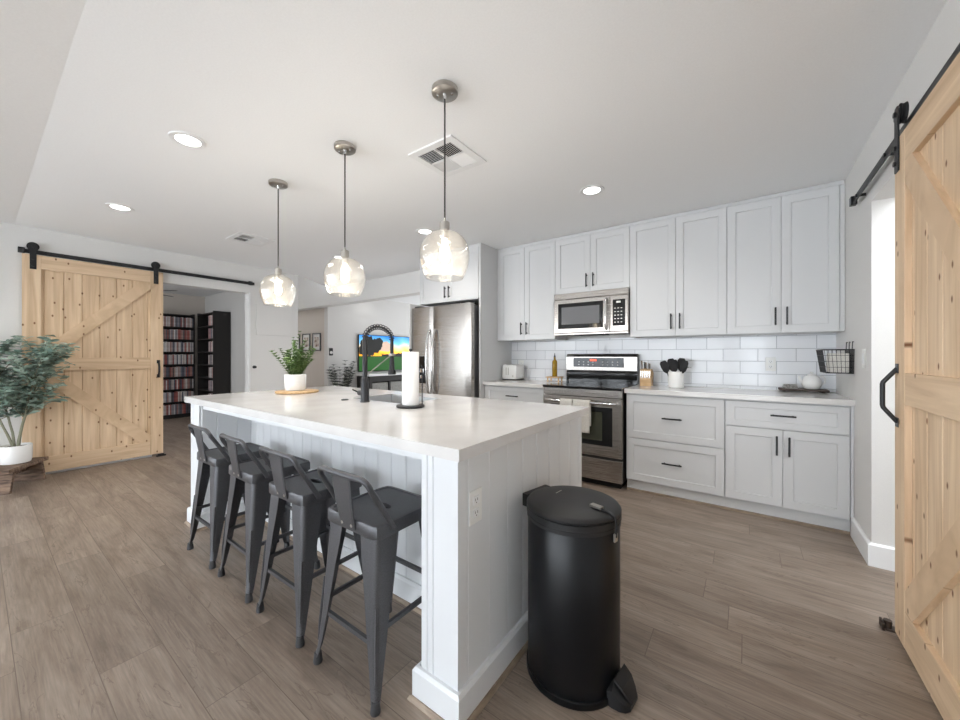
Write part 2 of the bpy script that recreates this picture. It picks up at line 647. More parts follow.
def tag(o, label=None, cat=None, group=None, kind=None):
    if label:
        o['label'] = label
    if cat:
        o['category'] = cat
    if group:
        o['group'] = group
    if kind:
        o['kind'] = kind
    return o


def thing(name, loc, label, cat, group=None):
    o = bpy.data.objects.new(name, None)
    o.empty_display_size = .05
    COL.objects.link(o)
    o.location = loc
    return tag(o, label, cat, group)


def struct(name, mb, ma, parent=None, **kw):
    o = mb.build(name, ma, parent, **kw)
    if parent is None:
        o['kind'] = 'structure'
    return o


def copy_tree(o, parent=None):
    c = o.copy()
    COL.objects.link(c)
    c.parent = parent
    for ch in o.children:
        copy_tree(ch, c)
    return c


def B(*a, **k):
    return MB().box(*a, **k)


# ------------------------------------------------------------------ room shell
CZ = 2.493
XL, XR, YB = -5.78, 0.592, 4.06
struct('floor', B(-12, 3.2, -4.6, 9.2, -.12, 0), M['floor'])
# flat ceiling with an oblique hallway edge, then a gently falling part over the camera side
mb = MB()
mb.prism([(-5.93, .24), (3.2, .24), (3.2, 4.2), (-7.2, 4.2), (-6.34, 3.90), (-5.78, 3.04), (-5.93, 3.04)], CZ, CZ + .1, 'z')
struct('ceiling', mb, M['ceiling'])
sl = math.tan(math.radians(8.5))
mb = MB()
mb.prism([(.24, CZ), (-1.26, CZ - 1.5 * sl), (-4.6, CZ - 1.5 * sl), (-4.6, CZ + .1), (.24, CZ + .1)], -5.93, 3.2, 'x')
struct('ceiling', mb, M['ceiling'])
struct('ceiling', B(-9.32, -5.93, -.7, 2.95, 2.44, 2.54), M['ceiling'])
struct('ceiling', B(-12, -5.7, 2.95, 4.2, 2.95, 3.05), M['ceiling'])
struct('ceiling', B(-12, 3.2, 4.2, 9.2, CZ, CZ + .1), M['ceiling'])
# left wall with the wide doorway to the book room
W_ = .13
mb = MB()
mb.box(XL - W_, XL, -4.6, -3.6, 0, CZ)
mb.box(XL - W_, XL, -3.6, -1.2, 0, .3)
mb.box(XL - W_, XL, -3.6, -1.2, 2.1, CZ)
mb.box(XL - W_, XL, -1.2, 1.20, 0, CZ)
mb.box(XL - W_, XL, 1.20, 2.33, 2.109, CZ)
mb.box(XL - W_, XL, 2.33, 3.04, 0, CZ)
struct('wall_left', mb, M['wall'])
mb = MB()
mb.box(-12, -5.91, 2.95, 3.04, 0, 2.95)
struct('wall_hall', mb, M['hall'])
# book room
struct('wall_bookroom_far', B(-9.32, -9.20, -.6, 2.95, 0, 2.5), M['hall'])
struct('wall_bookroom_end', B(-9.2, -5.91, 2.86, 2.95, 0, 2.5), M['wall'])
struct('wall_bookroom_near', B(-9.2, -5.91, -.7, -.6, 0, 2.5), M['hall'])
# header beam over the opening and back kitchen wall
mb = MB()
mb.box(-8.4, -3.44, 3.95, 4.13, 2.165, 2.95)
struct('wall_header', mb, M['wall'])
struct('wall_back', B(-3.44, .72, YB, YB + .12, 0, CZ), M['wall'])
struct('wall_backsplash', B(-2.427, .592, 4.05, YB - .0005, .914, 1.40), M['tile'])
# hallway wall facing the kitchen, television wall, far living room walls
struct('wall_hall_far', B(-12, -6.87, 4.15, 4.27, 0, CZ), M['hall'])
struct('wall_living_left', B(-6.87, -6.75, 4.15, 9.0, 0, CZ), M['wall'])
struct('wall_living_far', B(-6.75, .72, 8.9, 9.0, 0, CZ), M['wall'])
struct('wall_living_right', B(.60, .72, 4.18, 8.9, 0, CZ), M['wall'])
# right wall with the pantry doorway
mb = MB()
mb.box(XR, XR + .12, 3.04, YB, 0, CZ)
mb.box(XR, XR + .12, 1.95, 3.04, 2.10, CZ)
mb.box(XR, XR + .12, -4.6, 1.95, 0, CZ)
struct('wall_right', mb, M['wall'])
mb = MB()
mb.box(XR + .12, 2.2, 3.3, 3.4, 0, CZ)
mb.box(2.2, 2.3, 1.4, 3.4, 0, CZ)
mb.box(XR + .12, 2.3, 1.3, 1.4, 0, CZ)
struct('wall_pantry', mb, M['wall'])
# glazed wall behind the camera
mb = MB()
mb.box(-5.78, -5.6, -4.2, -4.1, 0, 2.1)
mb.box(-.40, -.2, -4.2, -4.1, 0, 2.1)
mb.box(.55, .6, -4.2, -4.1, 0, 2.1)
mb.box(-5.78, .6, -4.2, -4.1, 2.08, 2.3)
struct('wall_front', mb, M['wall'])
for i, (a, b_) in enumerate(((-5.6, -3.87), (-3.87, -2.13), (-2.13, -.40), (-.2, .55))):
    mb = MB()
    for q in ((a, a + .05), (b_ - .05, b_)):
        mb.box(q[0], q[1], -4.18, -4.12, 0, 2.08)
    mb.box(a, b_, -4.18, -4.12, 0, .07)
    mb.box(a, b_, -4.18, -4.12, 2.02, 2.08)
    f_ = struct('window_%d' % (i + 1), mb, M['trim'])
    B(a + .05, b_ - .05, -4.153, -4.147, .07, 2.02).build('pane', M['pane'], f_)

mb = MB()
for q in ((-3.6, -3.55), (-2.425, -2.375), (-1.25, -1.2)):
    mb.box(XL - .09, XL - .03, q[0], q[1], .3, 2.1)
mb.box(XL - .09, XL - .03, -3.6, -1.2, .3, .35)
mb.box(XL - .09, XL - .03, -3.6, -1.2, 2.05, 2.1)
f_ = struct('window_5', mb, M['trim'])
B(XL - .063, XL - .057, -3.55, -1.25, .35, 2.05).build('pane', M['pane'], f_)
# baseboards
struct('baseboard_left', B(XL, XL + .015, -4.1, 1.26, 0, .10), M['trim'])
struct('baseboard_left_far', B(XL, XL + .015, 2.33, 3.04, 0, .10), M['trim'])
mb = MB()
pr = [(0, 0), (.018, 0), (.018, .12), (.008, .13), (0, .13)]
mb.loft([[(XR - p[0], YB - .60, p[1]) for p in pr], [(XR - p[0], 3.04 - p[0], p[1]) for p in pr], [(XR + .12, 3.04 - p[0], p[1]) for p in pr]])
struct('baseboard_right', mb, M['trim'])
struct('baseboard_hall', B(-12, -6.75, 4.13, 4.15, 0, .10), M['trim'])
struct('baseboard_pantry', B(XR + .12, 2.2, 3.28, 3.3, 0, .13), M['trim'])
# fine casing line beside the book room doorway
struct('trim_1', B(XL, XL + .004, 2.333, 2.345, 0, 2.12), M['trim'])

# ------------------------------------------------------------------ recessed lights
LIGHTS = [(-2.686, .751, 'round recessed ceiling light, larger of the two lit left of the pendants'),
          (-4.382, .747, 'round recessed ceiling light nearest the left barn door rail'),
          (-.962, 2.814, 'round recessed ceiling light in front of the upper wall cabinets'),
          (-2.68, 2.738, 'round recessed ceiling light just behind the nearest pendant shade'),
          (-4.296, 2.817, 'round recessed ceiling light just behind the middle pendant shade'),
          (-.962, .75, 'recessed ceiling light added out of view above the camera'),  # unseen, added to help light the aisle
          (-7.30, 5.45, 'tiny recessed light in the living room ceiling')]


def spot(name, loc, power, ang=150, col=(1, .96, .9)):
    d = bpy.data.lights.new(name, 'SPOT')
    d.energy = power
    d.spot_size = math.radians(ang)
    d.spot_blend = .6
    d.shadow_soft_size = .06
    d.color = col
    o = bpy.data.objects.new(name, d)
    COL.objects.link(o)
    return o


for i, (x, y, lb) in enumerate(LIGHTS):
    if i == 6:
        x, y = -6.45, 5.0
    t = thing('recessed_light', (x, y, CZ - .008), lb, 'ceiling light', 'recessed ceiling lights')
    MB().lathe([(.062, CZ + .0), (.062, CZ - .006), (.088, CZ - .006), (.092, CZ - .001), (.092, CZ), (.062, CZ)], (x, y), 40, cap=False).build('trim_ring', M['trim'], t, smooth=True)
    MB().lathe([(.0001, CZ - .002), (.062, CZ - .002)], (x, y), 32, cap=False).build('lens', M['lens'], t)
    s = spot('lamp', (0, 0, 0), 1.0 if i == 6 else 15 if x > -1.5 else 20)
    s.parent = t
    s.location = (0, 0, -.02)


# ------------------------------------------------------------------ ceiling vents
def vent(c, sz, label, rot=0.0):
    t = thing('ceiling_vent', (c[0], c[1], CZ - .012), label, 'vent', 'ceiling air registers')
    h = sz / 2
    mb = MB()
    fr = .045
    for a in ((-h, h, -h, -h + fr), (-h, h, h - fr, h), (-h, -h + fr, -h + fr, h - fr), (h - fr, h, -h + fr, h - fr)):
        mb.box(c[0] + a[0], c[0] + a[1], c[1] + a[2], c[1] + a[3], CZ - .010, CZ)
    mb.box(c[0] - .006, c[0] + .006, c[1] - h + fr, c[1] + h - fr, CZ - .010, CZ - .001)
    mb.box(c[0] - h + fr, c[0] + h - fr, c[1] - .006, c[1] + .006, CZ - .010, CZ - .001)
    mb.build('frame', M['trim'], t)
    B(c[0] - h + fr, c[0] + h - fr, c[1] - h + fr, c[1] + h - fr, CZ - .0008, CZ - .0002).build('backing', M['dark'], t)
    q = h - fr
    mb = MB()
    for sx in (-1, 1):
        for sy in (-1, 1):
            cx, cy = c[0] + sx * (q / 2 + .003), c[1] + sy * (q / 2 + .003)
            hq = q / 2 - .005
            k = 9
            for i in range(k):
                u = -hq + (i + .5) * 2 * hq / k
                if sx * sy > 0:
                    mb.bar((cx - hq, cy + u, CZ - .006), (cx + hq, cy + u, CZ - .006), .011, .0012, (0, .65 * sy, 1))
                else:
                    mb.bar((cx + u, cy - hq, CZ - .006), (cx + u, cy + hq, CZ - .006), .011, .0012, (.65 * sx, 0, 1))
    mb.build('louvre', M['trim'], t)
    t.rotation_euler.z = rot


vent((-1.56, 1.805), .36, 'white square ceiling vent close to the nearest pendant canopy')
vent((-4.42, 1.80), .36, 'white square ceiling vent near the left wall, behind the farthest pendant')


# ------------------------------------------------------------------ pendants
def pendant(x, y, label):
    t = thing('pendant_light', (x, y, CZ), label, 'pendant light', 'glass pendants over the island')
    MB().lathe([(.001, CZ - .028), (.058, CZ - .028), (.063, CZ - .024), (.063, CZ - .003), (.06, CZ)], (x, y), 36).build('canopy', M['nickel'], t, smooth=True)
    mb = MB()
    for a in (.4, .4 + PI):
        mb.lathe([(.005, CZ - .034), (.006, CZ - .028)], (x + .036 * math.cos(a), y + .036 * math.sin(a)), 12)
    mb.lathe([(.005, CZ - .05), (.011, CZ - .028)], (x, y), 14)
    mb.build('canopy_screw', M['chrome'], t, smooth=True)
    MB().tube([(x, y, CZ - .04), (x, y, 1.86)], .0042, 8).build('cord', M['cord'], t, smooth=True)
    MB().lathe([(.004, 1.872), (.007, 1.855), (.020, 1.852), (.0235, 1.848), (.0235, 1.812), (.020, 1.808), (.018, 1.77), (.001, 1.77)], (x, y), 28).build('socket_cap', M['nickel'], t, smooth=True)
    # glass shade: flattened globe, open at the bottom
    prof = [(.024, 1.806), (.045, 1.803), (.068, 1.793), (.088, 1.777), (.104, 1.755), (.115, 1.727), (.1195, 1.697), (.1185, 1.667), (.112, 1.637), (.102, 1.610), (.093, 1.590), (.089, 1.581)]
    inn = [(r - .003, z) for r, z in reversed(prof)]
    MB().lathe(prof + inn, (x, y), 48, cap=False).build('glass_shade', M['glass'], t, smooth=True, sharp=80)
    MB().lathe([(.011, 1.775), (.013, 1.755), (.020, 1.728), (.025, 1.70), (.023, 1.675), (.013, 1.660), (.001, 1.656)], (x, y), 24).build('bulb', M['bulb'], t, smooth=True)
    d = bpy.data.lights.new('bulb_glow', 'POINT')
    d.energy = 5.2
    d.color = (1, .93, .84)
    d.shadow_soft_size = .03
    o = bpy.data.objects.new('bulb_glow', d)
    COL.objects.link(o)
    o.parent = t
    o.location = (0, 0, 1.60 - CZ)


pendant(-1.170, 1.33, 'clear seeded glass pendant nearest the camera, hanging largest in the photo')
pendant(-1.985, 1.335, 'clear seeded glass pendant in the middle of the row of three')
pendant(-2.800, 1.325, 'clear seeded glass pendant farthest away, nearest the book room doorway')

# ------------------------------------------------------------------ shaker fronts


def shaker(mb, x0, x1, z0, z1, yf, rail=.058, th=.02, rec=.009):
    g = .0015
    x0 += g
    x1 -= g
    z0 += g
    z1 -= g
    if z1 - z0 < .25:
        rail_z = min(rail, .045)
    else:
        rail_z = rail
    # one closed solid: outer frame, bevelled step and recessed panel
    def ring(ix, iz, y):
        return [(x0 + ix, y, z0 + iz), (x1 - ix, y, z0 + iz), (x1 - ix, y, z1 - iz), (x0 + ix, y, z1 - iz)]
    mb.loft([ring(0, 0, yf + th), ring(0, 0, yf + .001), ring(.001, .001, yf), ring(rail, rail_z, yf), ring(rail + .003, rail_z + .003, yf + .003),
             ring(rail + .003, rail_z + .003, yf + rec)])


def pull(parent, x, z, yf, length=.14, vertical=True, name='handle'):
    mb = MB()
    h = length / 2
    if vertical:
        mb.box(x - .006, x + .006, yf - .034, yf - .024, z - h, z + h, .002, 1)
        for s in (-1, 1):
            mb.box(x - .005, x + .005, yf - .026, yf, z + s * (h - .018) - .005, z + s * (h - .018) + .005)
    else:
        mb.box(x - h, x + h, yf - .034, yf - .024, z - .006, z + .006, .002, 1)
        for s in (-1, 1):
            mb.box(x + s * (h - .018) - .005, x + s * (h - .018) + .005, yf - .026, yf, z - .005, z + .005)
    return mb.build(name, M['black'], parent)


def door(parent, x0, x1, z0, z1, yf, hx=None, hz=None, label=None):
    mb = MB()
    shaker(mb, x0, x1, z0, z1, yf)
    d = mb.build('door', M['cab'], parent)
    if hx is not None:
        pull(d, hx, hz, yf)
    return d


def drawer(parent, x0, x1, z0, z1, yf, hl=.15):
    mb = MB()
    shaker(mb, x0, x1, z0, z1, yf)
    d = mb.build('drawer', M['cab'], parent)
    pull(d, (x0 + x1) / 2, (z0 + z1) / 2 + .005, yf, hl, False)
    return d


YU = 3.71      # front of upper doors
ZU0, ZU1 = 1.388, 2.456


def upper(x0, x1, split, z0, label, fl=0.0, fr=0.0):
    t = thing('wall_cabinet', ((x0 + x1) / 2, YU + .17, z0), label, 'cabinet', 'white shaker wall cabinets')
    mb = MB()
    mb.box(x0 + .001, x1 - .001, YU + .021, 4.0485, z0, ZU1)
    mb.box(x0 + .001, x1 - .001, YU + .012, YU + .03, ZU1, CZ - .002)
    mb.box(x0 + .001, x1 - .001, YU + .004, YU + .02, ZU1 + .004, ZU1 + .018)
    if fl:
        mb.box(x0 + .001, x0 + fl - .002, YU + .004, YU + .022, z0, ZU1)
    if fr:
        mb.box(x1 - fr + .002, x1 - .001, YU + .004, YU + .022, z0, ZU1)
    mb.build('body', M['cab'], t)
    hz = z0 + .13 if z0 < 1.6 else z0 + .115
    door(t, x0 + fl, split, z0, ZU1, YU, split - .035, hz)
    door(t, split, x1 - fr, z0, ZU1, YU, split + .035, hz)
    return t


upper(-2.425, -1.673, -2.052, ZU0, 'white two-door wall cabinet above the toaster, beside the fridge surround', fl=.03)
upper(-1.673, -.900, -1.287, 1.868, 'short white two-door wall cabinet directly above the microwave')
upper(-.900, -.123, -.507, ZU0, 'tall white two-door wall cabinet above the knife block and utensil crock')
upper(-.123, .590, .229, ZU0, 'tall white two-door wall cabinet at the right end, above the teapot tray', fr=.028)

# fridge surround
YF = 3.37
t = thing('fridge_cabinet', (-2.93, 3.7, 0), 'white cabinet surround enclosing the fridge, with two doors over it', 'cabinet')
mb = MB()
mb.box(-3.40, -2.452, YF + .021, 4.055, 1.86, ZU1)
mb.box(-3.40, -2.427, YF + .012, YF + .03, ZU1, CZ - .002)
mb.build('body', M['cab'], t)
B(-2.450, -2.4275, YF, 4.055, 0, CZ - .003).build('side_panel', M['cab'], t)
B(-3.437, -3.418, 3.23, 4.055, 0, 1.855).build('side_panel', M['cab'], t)
door(t, -3.39, -2.918, 1.86, ZU1, YF, -2.950, 1.975)
door(t, -2.918, -2.456, 1.86, ZU1, YF, -2.886, 1.975)

# ------------------------------------------------------------------ base cabinets
YC = 3.44


def base(x0, x1, label):
    t = thing('base_cabinet', ((x0 + x1) / 2, YC + .3, 0), label, 'cabinet', 'white shaker base cabinets')
    return t


# left of the range
t = base(-2.425, -1.665, 'white shaker base cabinet left of the range, mostly behind the island')
B(-2.425, -1.665, YC + .021, 4.055, .103, .873).build('body', M['cab'], t)
B(-2.425, -1.665, YC + .045, YC + .06, 0, .103).build('toe_kick', M['cab'], t)
drawer(t, -2.42, -1.67, .668, .863, YC)
door(t, -2.42, -2.045, .106, .664, YC, -2.08, .57)
door(t, -2.045, -1.67, .106, .664, YC, -2.01, .57)
# drawers right of the range
t = base(-.868, -.127, 'white shaker base cabinet with two deep drawers beside the range')
B(-.868, -.1275, YC + .021, 4.055, .103, .873).build('body', M['cab'], t)
B(-.868, -.1275, YC + .045, YC + .06, 0, .103).build('toe_kick', M['cab'], t)
drawer(t, -.864, -.129, .482, .863, YC)
drawer(t, -.864, -.129, .106, .478, YC)
# right end
t = base(-.127, .590, 'white shaker base cabinet with one drawer over two doors at the right end')
mb = B(-.1265, .590, YC + .021, 4.055, .103, .873)
mb.box(.574, .5905, YC + .006, YC + .022, .0, .873)
mb.build('body', M['cab'], t)
B(-.1265, .590, YC + .045, YC + .06, 0, .103).build('toe_kick', M['cab'], t)
drawer(t, -.125, .570, .672, .863, YC, .145)
door(t, -.125, .222, .106, .668, YC, .222 - .035, .555)
door(t, .222, .570, .106, .668, YC, .222 + .035, .555)
# shoe moulding in floor colour
tag(B(-.868, .588, YC + .027, YC + .044, 0, .016).build('shoe_moulding', M['shoe']), kind='structure')

# worktops
tag(B(-2.426, -1.655, 3.41, 4.049, .8745, .914, .003, 2).build('countertop', M['quartz']),
    'white quartz worktop left of the range, holding the toaster', 'countertop')
tag(B(-.876, .591, 3.41, 4.049, .8745, .914, .003, 2).build('countertop', M['quartz']),
    'long white quartz worktop right of the range', 'countertop')

# ------------------------------------------------------------------ refrigerator
t = thing('refrigerator', (-2.935, 3.6, 0), 'stainless steel side-by-side refrigerator with dispenser in the left door', 'refrigerator')
FX0, FX1, FSP, FY = -3.405, -2.467, -3.035, 3.235
B(FX0 + .005, FX1 - .003, FY + .075, 4.02, .02, 1.785, .004).build('body', mat('dark_grey_fridge_side', srgb(92, 92, 94), .4, .5), t)


def fdoor(x0, x1):
    mb = MB()
    n = 12
    pts = [(x0, FY + .07), (x1, FY + .07)]
    for i in range(n + 1):
        u = i / n
        e_ = min(u, 1 - u) * n
        k = .012 * max(0, 1 - e_ / 1.5) ** 2
        pts.append((x1 + (x0 - x1) * u, FY - .006 * math.sin(PI * u) + k))
    mb.prism(pts, .09, 1.80, 'z')
    return mb


dl = fdoor(FX0, FSP - .003).build('door', M['steel'], t, smooth=True)
dr = fdoor(FSP + .003, FX1).build('door', M['steel'], t, smooth=True)
for d, hx in ((dl, FSP - .045), (dr, FSP + .045)):
    mb = MB()
    pts = []
    for i in range(17):
        u = i / 16
        pts.append((hx, FY - .012 - .058 * math.sin(PI * u) ** .6, .72 + .80 * u))
    mb.tube(pts, .0135, 10)
    mb.build('handle', M['chrome'], d, smooth=True)
dp = MB()
dp.box(-3.285, -3.125, FY - .010, FY - .002, .87, 1.20, .003)
dp = dp.build('dispenser', M['glassblk'], dl)
mb = MB()
mb.box(-3.27, -3.14, FY - .0125, FY - .0095, .885, 1.06)
mb.build('dispenser_recess', M['dark'], dp)
mb = MB()
mb.box(-3.235, -3.175, FY - .020, FY - .012, 1.00, 1.05, .004)
mb.box(-3.225, -3.185, FY - .022, FY - .012, .93, .97, .004)
mb.build('paddle', M['chrome'], dp)
B(FX0 + .01, FX1 - .01, FY + .04, FY + .08, .015, .085).build('kick_grille', M['dark'], t)
for x in (FX0 + .1, FX1 - .1):
    B(x - .06, x + .06, FY + .02, FY + .16, 1.8005, 1.818, .004).build('hinge_cover', M['canlid'], t)

# ------------------------------------------------------------------ range
RX0, RX1, RY = -1.650, -.882, 3.37
t = thing('range', ((RX0 + RX1) / 2, 3.7, 0), 'stainless steel electric range with black glass cooktop and a towel on its handle', 'stove')
mb = B(RX0 + .004, RX1 - .004, RY + .045, 4.04, .06, .895)
mb.build('body', mat('black_range_side', srgb(34, 34, 36), .4), t)
B(RX0 + .03, RX1 - .03, RY + .07, 3.95, 0, .062).build('toe_kick', M['dark'], t)
mb = B(RX0, RX1, RY - .012, 3.985, .895, .917, .004)
ct = mb.build('cooktop', M['glassblk'], t)
mb = MB()
for (x, y, r) in ((-1.45, 3.55, .11), (-1.08, 3.55, .09), (-1.45, 3.82, .08), (-1.08, 3.82, .10), (-1.265, 3.70, .06)):
    for rr in (r, r * .6):
        mb.lathe([(rr - .0015, .9172), (rr - .0015, .9178), (rr, .9178), (rr, .9172)], (x, y), 40, cap=False)
mb.build('burner_ring', mat('burner_marking', srgb(90, 90, 92), .4), ct)
B(RX0 + .002, RX1 - .002, RY + .006, RY + .045, .825, .893, .002).build('front_panel', M['steel'], t)
dd = B(RX0 + .002, RX1 - .002, RY, RY + .045, .285, .82, .003).build('oven_door', M['steel'], t)
gw = B(RX0 + .085, RX1 - .085, RY - .003, RY + .001, .385, .735, .001, 1).build('glass_panel', M['glassblk'], dd)
B(RX0 + .175, RX1 - .175, RY - .0045, RY - .0025, .43, .69).build('window', mat('tinted_oven_glass', srgb(62, 64, 52), .1), dd)
mb = MB()
pts = [(RX0 + .05, RY - .002, .775), (RX0 + .05, RY - .04, .775), (RX0 + .08, RY - .052, .775), (RX1 - .08, RY - .052, .775), (RX1 - .05, RY - .04, .775), (RX1 - .05, RY - .002, .775)]
mb.tube(pts, .012, 12)
mb.build('handle', M['chrome'], dd, smooth=True)
dr = B(RX0 + .002, RX1 - .002, RY, RY + .045, .065, .262, .003).build('storage_drawer', M['steel'], t)
B(RX0 + .006, RX1 - .006, RY + .01, RY + .044, .262, .285).build('door_gap', M['dark'], t)
# backguard
mb = MB()
mb.prism([(3.955, .917), (4.045, .917), (4.045, 1.215), (3.985, 1.225), (3.958, 1.19), (3.965, 1.06), (3.955, 1.02)], RX0 + .004, RX1 - .004, 'x')
bg = mb.build('backguard', [M['glassblk']], t)
mb = MB()
mb.prism([(3.960, 1.04), (3.963, 1.04), (3.958, 1.185), (3.984, 1.222), (3.980, 1.227), (3.950, 1.195), (3.951, 1.05)], RX0 + .006, RX1 - .006, 'x')
mb.build('control_fascia', M['steel'], bg)
mb = B(RX0 + .09, RX1 - .135, 3.945, 3.9512, 1.085, 1.185, .002, 1)
cp = mb.build('control_display', mat('charcoal_display', srgb(48, 50, 56), .2), bg)
B(-1.37, -1.30, 3.9435, 3.9448, 1.15, 1.17).build('clock', M['led'], cp)
mb = MB()
for i in range(9):
    for j in range(2):
        if 3 < i < 5:
            continue
        x = RX0 + .15 + i * .052
        mb.box(x, x + .012, 3.9435, 3.9448, 1.108 + j * .03, 1.112 + j * .03)
mb.build('button', M['plastic'], cp)

# dish towel folded over the oven handle
def drape(x0, x1, yr, ztop, zf, zb, name='dish_towel', seed=1):
    rnd = random.Random(seed)
    mb = MB()
    nx = 14
    prof = []
    for k in range(12):
        prof.append((yr - .020, zf + (ztop - .012 - zf) * k / 11))
    for k in range(1, 8):
        a = PI - PI * k / 8
        prof.append((yr + .020 * math.cos(a), ztop - .012 + .020 * math.sin(a)))
    for k in range(10):
        prof.append((yr + .020, ztop - .012 + (zb - ztop + .012) * k / 9))
    rings = []
    ph = rnd.random() * 6
    for (y, z) in prof:
        ring = []
        for i in range(nx + 1):
            u = i / nx
            wv = .004 * math.sin(u * 9 + ph) * min(1, (ztop - z) * 8 + .1)
            ring.append((x0 + (x1 - x0) * u, y - abs(wv) if y < yr else y + abs(wv) * .3, z))
        rings.append(ring)
    mb.loft(rings, cap=False, close=False)
    return mb.build(name, M['towel'], smooth=True, solid=.005)


o = drape(-1.31, -1.15, RY - .052, .792, .50, .56, seed=2)
tag(o, 'white cotton towel hanging lowest over the oven door handle, right of its twin', 'dish towel', 'towels on the oven handle')
o = drape(-1.44, -1.318, RY - .052, .791, .60, .62, seed=5)
tag(o, 'shorter white towel on the oven handle, left of the longer one', 'dish towel', 'towels on the oven handle')

# ------------------------------------------------------------------ microwave
MX0, MX1, MY = -1.664, -.902, 3.655
t = thing('microwave', ((MX0 + MX1) / 2, 3.85, 1.43), 'stainless over-the-range microwave with black window under the short cabinet', 'microwave')
B(MX0 + .004, MX1 - .002, MY + .03, 4.045, 1.435, 1.862).build('body', mat('black_microwave_case', srgb(40, 40, 42), .4), t)
B(MX0, MX1, MY + .004, MY + .045, 1.800, 1.862, .004).build('vent_grille', M['steel'], t)
dd = B(MX0, -1.073, MY, MY + .03, 1.445, 1.797, .005).build('door', M['steel'], t)
w1 = B(MX0 + .050, -1.138, MY - .002, MY + .001, 1.49, 1.755, .001, 1).build('window', M['glassblk'], dd)
B(MX0 + .09, -1.175, MY - .0035, MY - .0015, 1.535, 1.715).build('mesh_screen', mat('perforated_screen', srgb(96, 96, 98), .35), w1)
mb = MB()
mb.tube([(-1.104, MY, 1.47), (-1.104, MY - .035, 1.49), (-1.104, MY - .042, 1.53), (-1.104, MY - .042, 1.71), (-1.104, MY - .035, 1.75), (-1.104, MY, 1.77)], .0115, 12)
mb.build('handle', M['chrome'], dd, smooth=True)
cp = B(-1.070, MX1, MY, MY + .03, 1.445, 1.797, .004).build('control_panel', M['steel'], t)
kp = B(-1.045, -.928, MY - .002, MY + .001, 1.50, 1.755, .001, 1).build('keypad', M['glassblk'], cp)
mb = MB()
for i in range(3):
    for j in range(5):
        mb.box(-1.03 + i * .03, -1.015 + i * .03, MY - .003, MY - .0018, 1.53 + j * .034, 1.537 + j * .034)
mb.build('button', M['nickel'], kp)
B(-1.01, -.97, MY - .003, MY - .0018, 1.72, 1.738).build('clock', M['plastic'], kp)
B(MX0, MX1, MY + .006, MY + .05, 1.425, 1.443, .003).build('bottom_trim', M['steel'], t)
B(-1.45, -1.15, MY + .06, 3.90, 1.423, 1.434).build('filter', M['dark'], t)

# ------------------------------------------------------------------ island
IX0, IX1, IY0, IY1 = -3.279, -.728, .895, 2.073
bx0, bx1, by0, by1 = -3.25, -.757, .925, 2.045
RECY = 1.255
t = thing('kitchen_island', (-2.0, 1.5, 0), 'white beadboard kitchen island with overhang for four stools', 'kitchen island')
POST = .165
mb = MB()
mb.box(bx0 + .012, bx1 - .012, RECY + .012, by1, .0, .69)
for q in ((bx0 + .012, bx1 - .012, RECY + .012, RECY + .03), (bx0 + .012, bx1 - .012, by1 - .018, by1), (bx0 + .012, bx0 + .03, RECY + .03, by1 - .018), (bx1 - .03, bx1 - .012, RECY + .03, by1 - .018)):
    mb.box(q[0], q[1], q[2], q[3], .69, .8735)
mb.box(bx0 + POST - .02, bx1 - POST + .02, by0 + .02, RECY + .02, .835, .8735)
mb.build('body', M['island'], t)


def boards_x(y, x0, x1, z0, z1, wd, th, facing=-1, parent=None, name='beadboard_panel', start=None):
    """panel facing -Y of vertical boards along X with V grooves"""
    mb = MB()
    xs = [x0]
    x = start if start is not None else x0 + wd
    while x < x1 - .01:
        xs.append(x)
        x += wd
    xs.append(x1)
    pts = []
    g = .005
    for i in range(len(xs) - 1):
        a, b_ = xs[i], xs[i + 1]
        pts += [(a, y - facing * g), (a + g, y), (b_ - g, y), (b_, y - facing * g)]
    pts += [(x1, y - facing * th), (x0, y - facing * th)]
    mb.prism(pts, z0, z1, 'z')
    return mb.build(name, M['island'], parent)


def boards_y(x, y0, y1, z0, z1, wd, th, facing, parent=None, start=None, name='beadboard_panel'):
    mb = MB()
    ys = [y0]
    y = start if start is not None else y0 + wd
    while y < y1 - .01:
        ys.append(y)
        y += wd
    ys.append(y1)
    pts = []
    g = .005
    for i in range(len(ys) - 1):
        a, b_ = ys[i], ys[i + 1]
        pts += [(x - facing * g, a), (x, a + g), (x, b_ - g), (x - facing * g, b_)]
    pts += [(x - facing * th, y1), (x - facing * th, y0)]
    mb.prism(pts, z0, z1, 'z')
    return mb.build(name, M['island'], parent)


ZT = .8735
boards_x(RECY, bx0 + POST, bx1 - POST, 0, ZT, .108, .012, -1, t)
boards_y(bx1, by0 + .045, by1, 0, ZT, .1265, .013, 1, t, start=.976 + .0)
boards_y(bx0, by0 + .02, by1, 0, ZT, .1265, .013, -1, t)
# end walls of the knee space
for (xa, xb) in ((bx0 + .001, bx0 + POST), (bx1 - POST, bx1 - .001)):
    mb = B(xa, xb, by0 + .012, RECY + .012, 0, ZT)
    mb.build('end_wall', M['island'], t)
boards_y(bx0 + POST + .010, by0 + .012, RECY, 0, ZT, .1265, .010, 1, t, start=1.03)
boards_y(bx1 - POST - .010, by0 + .012, RECY, 0, ZT, .1265, .010, -1, t)
# corner posts with fluted front
for (xa, xb) in ((bx0, bx0 + POST), (bx1 - POST, bx1)):
    pts = [(xa, by0 + .045), (xa, by0)]
    for q in (.028, .055):
        xq = xa + q if xa < -2 else xa + q
        pts += [(xq - .004, by0), (xq, by0 + .004), (xq + .004, by0)]
    pts += [(xb, by0), (xb, by0 + .045)]
    MB().prism(pts, 0, ZT, 'z').build('corner_post', M['island'], t)
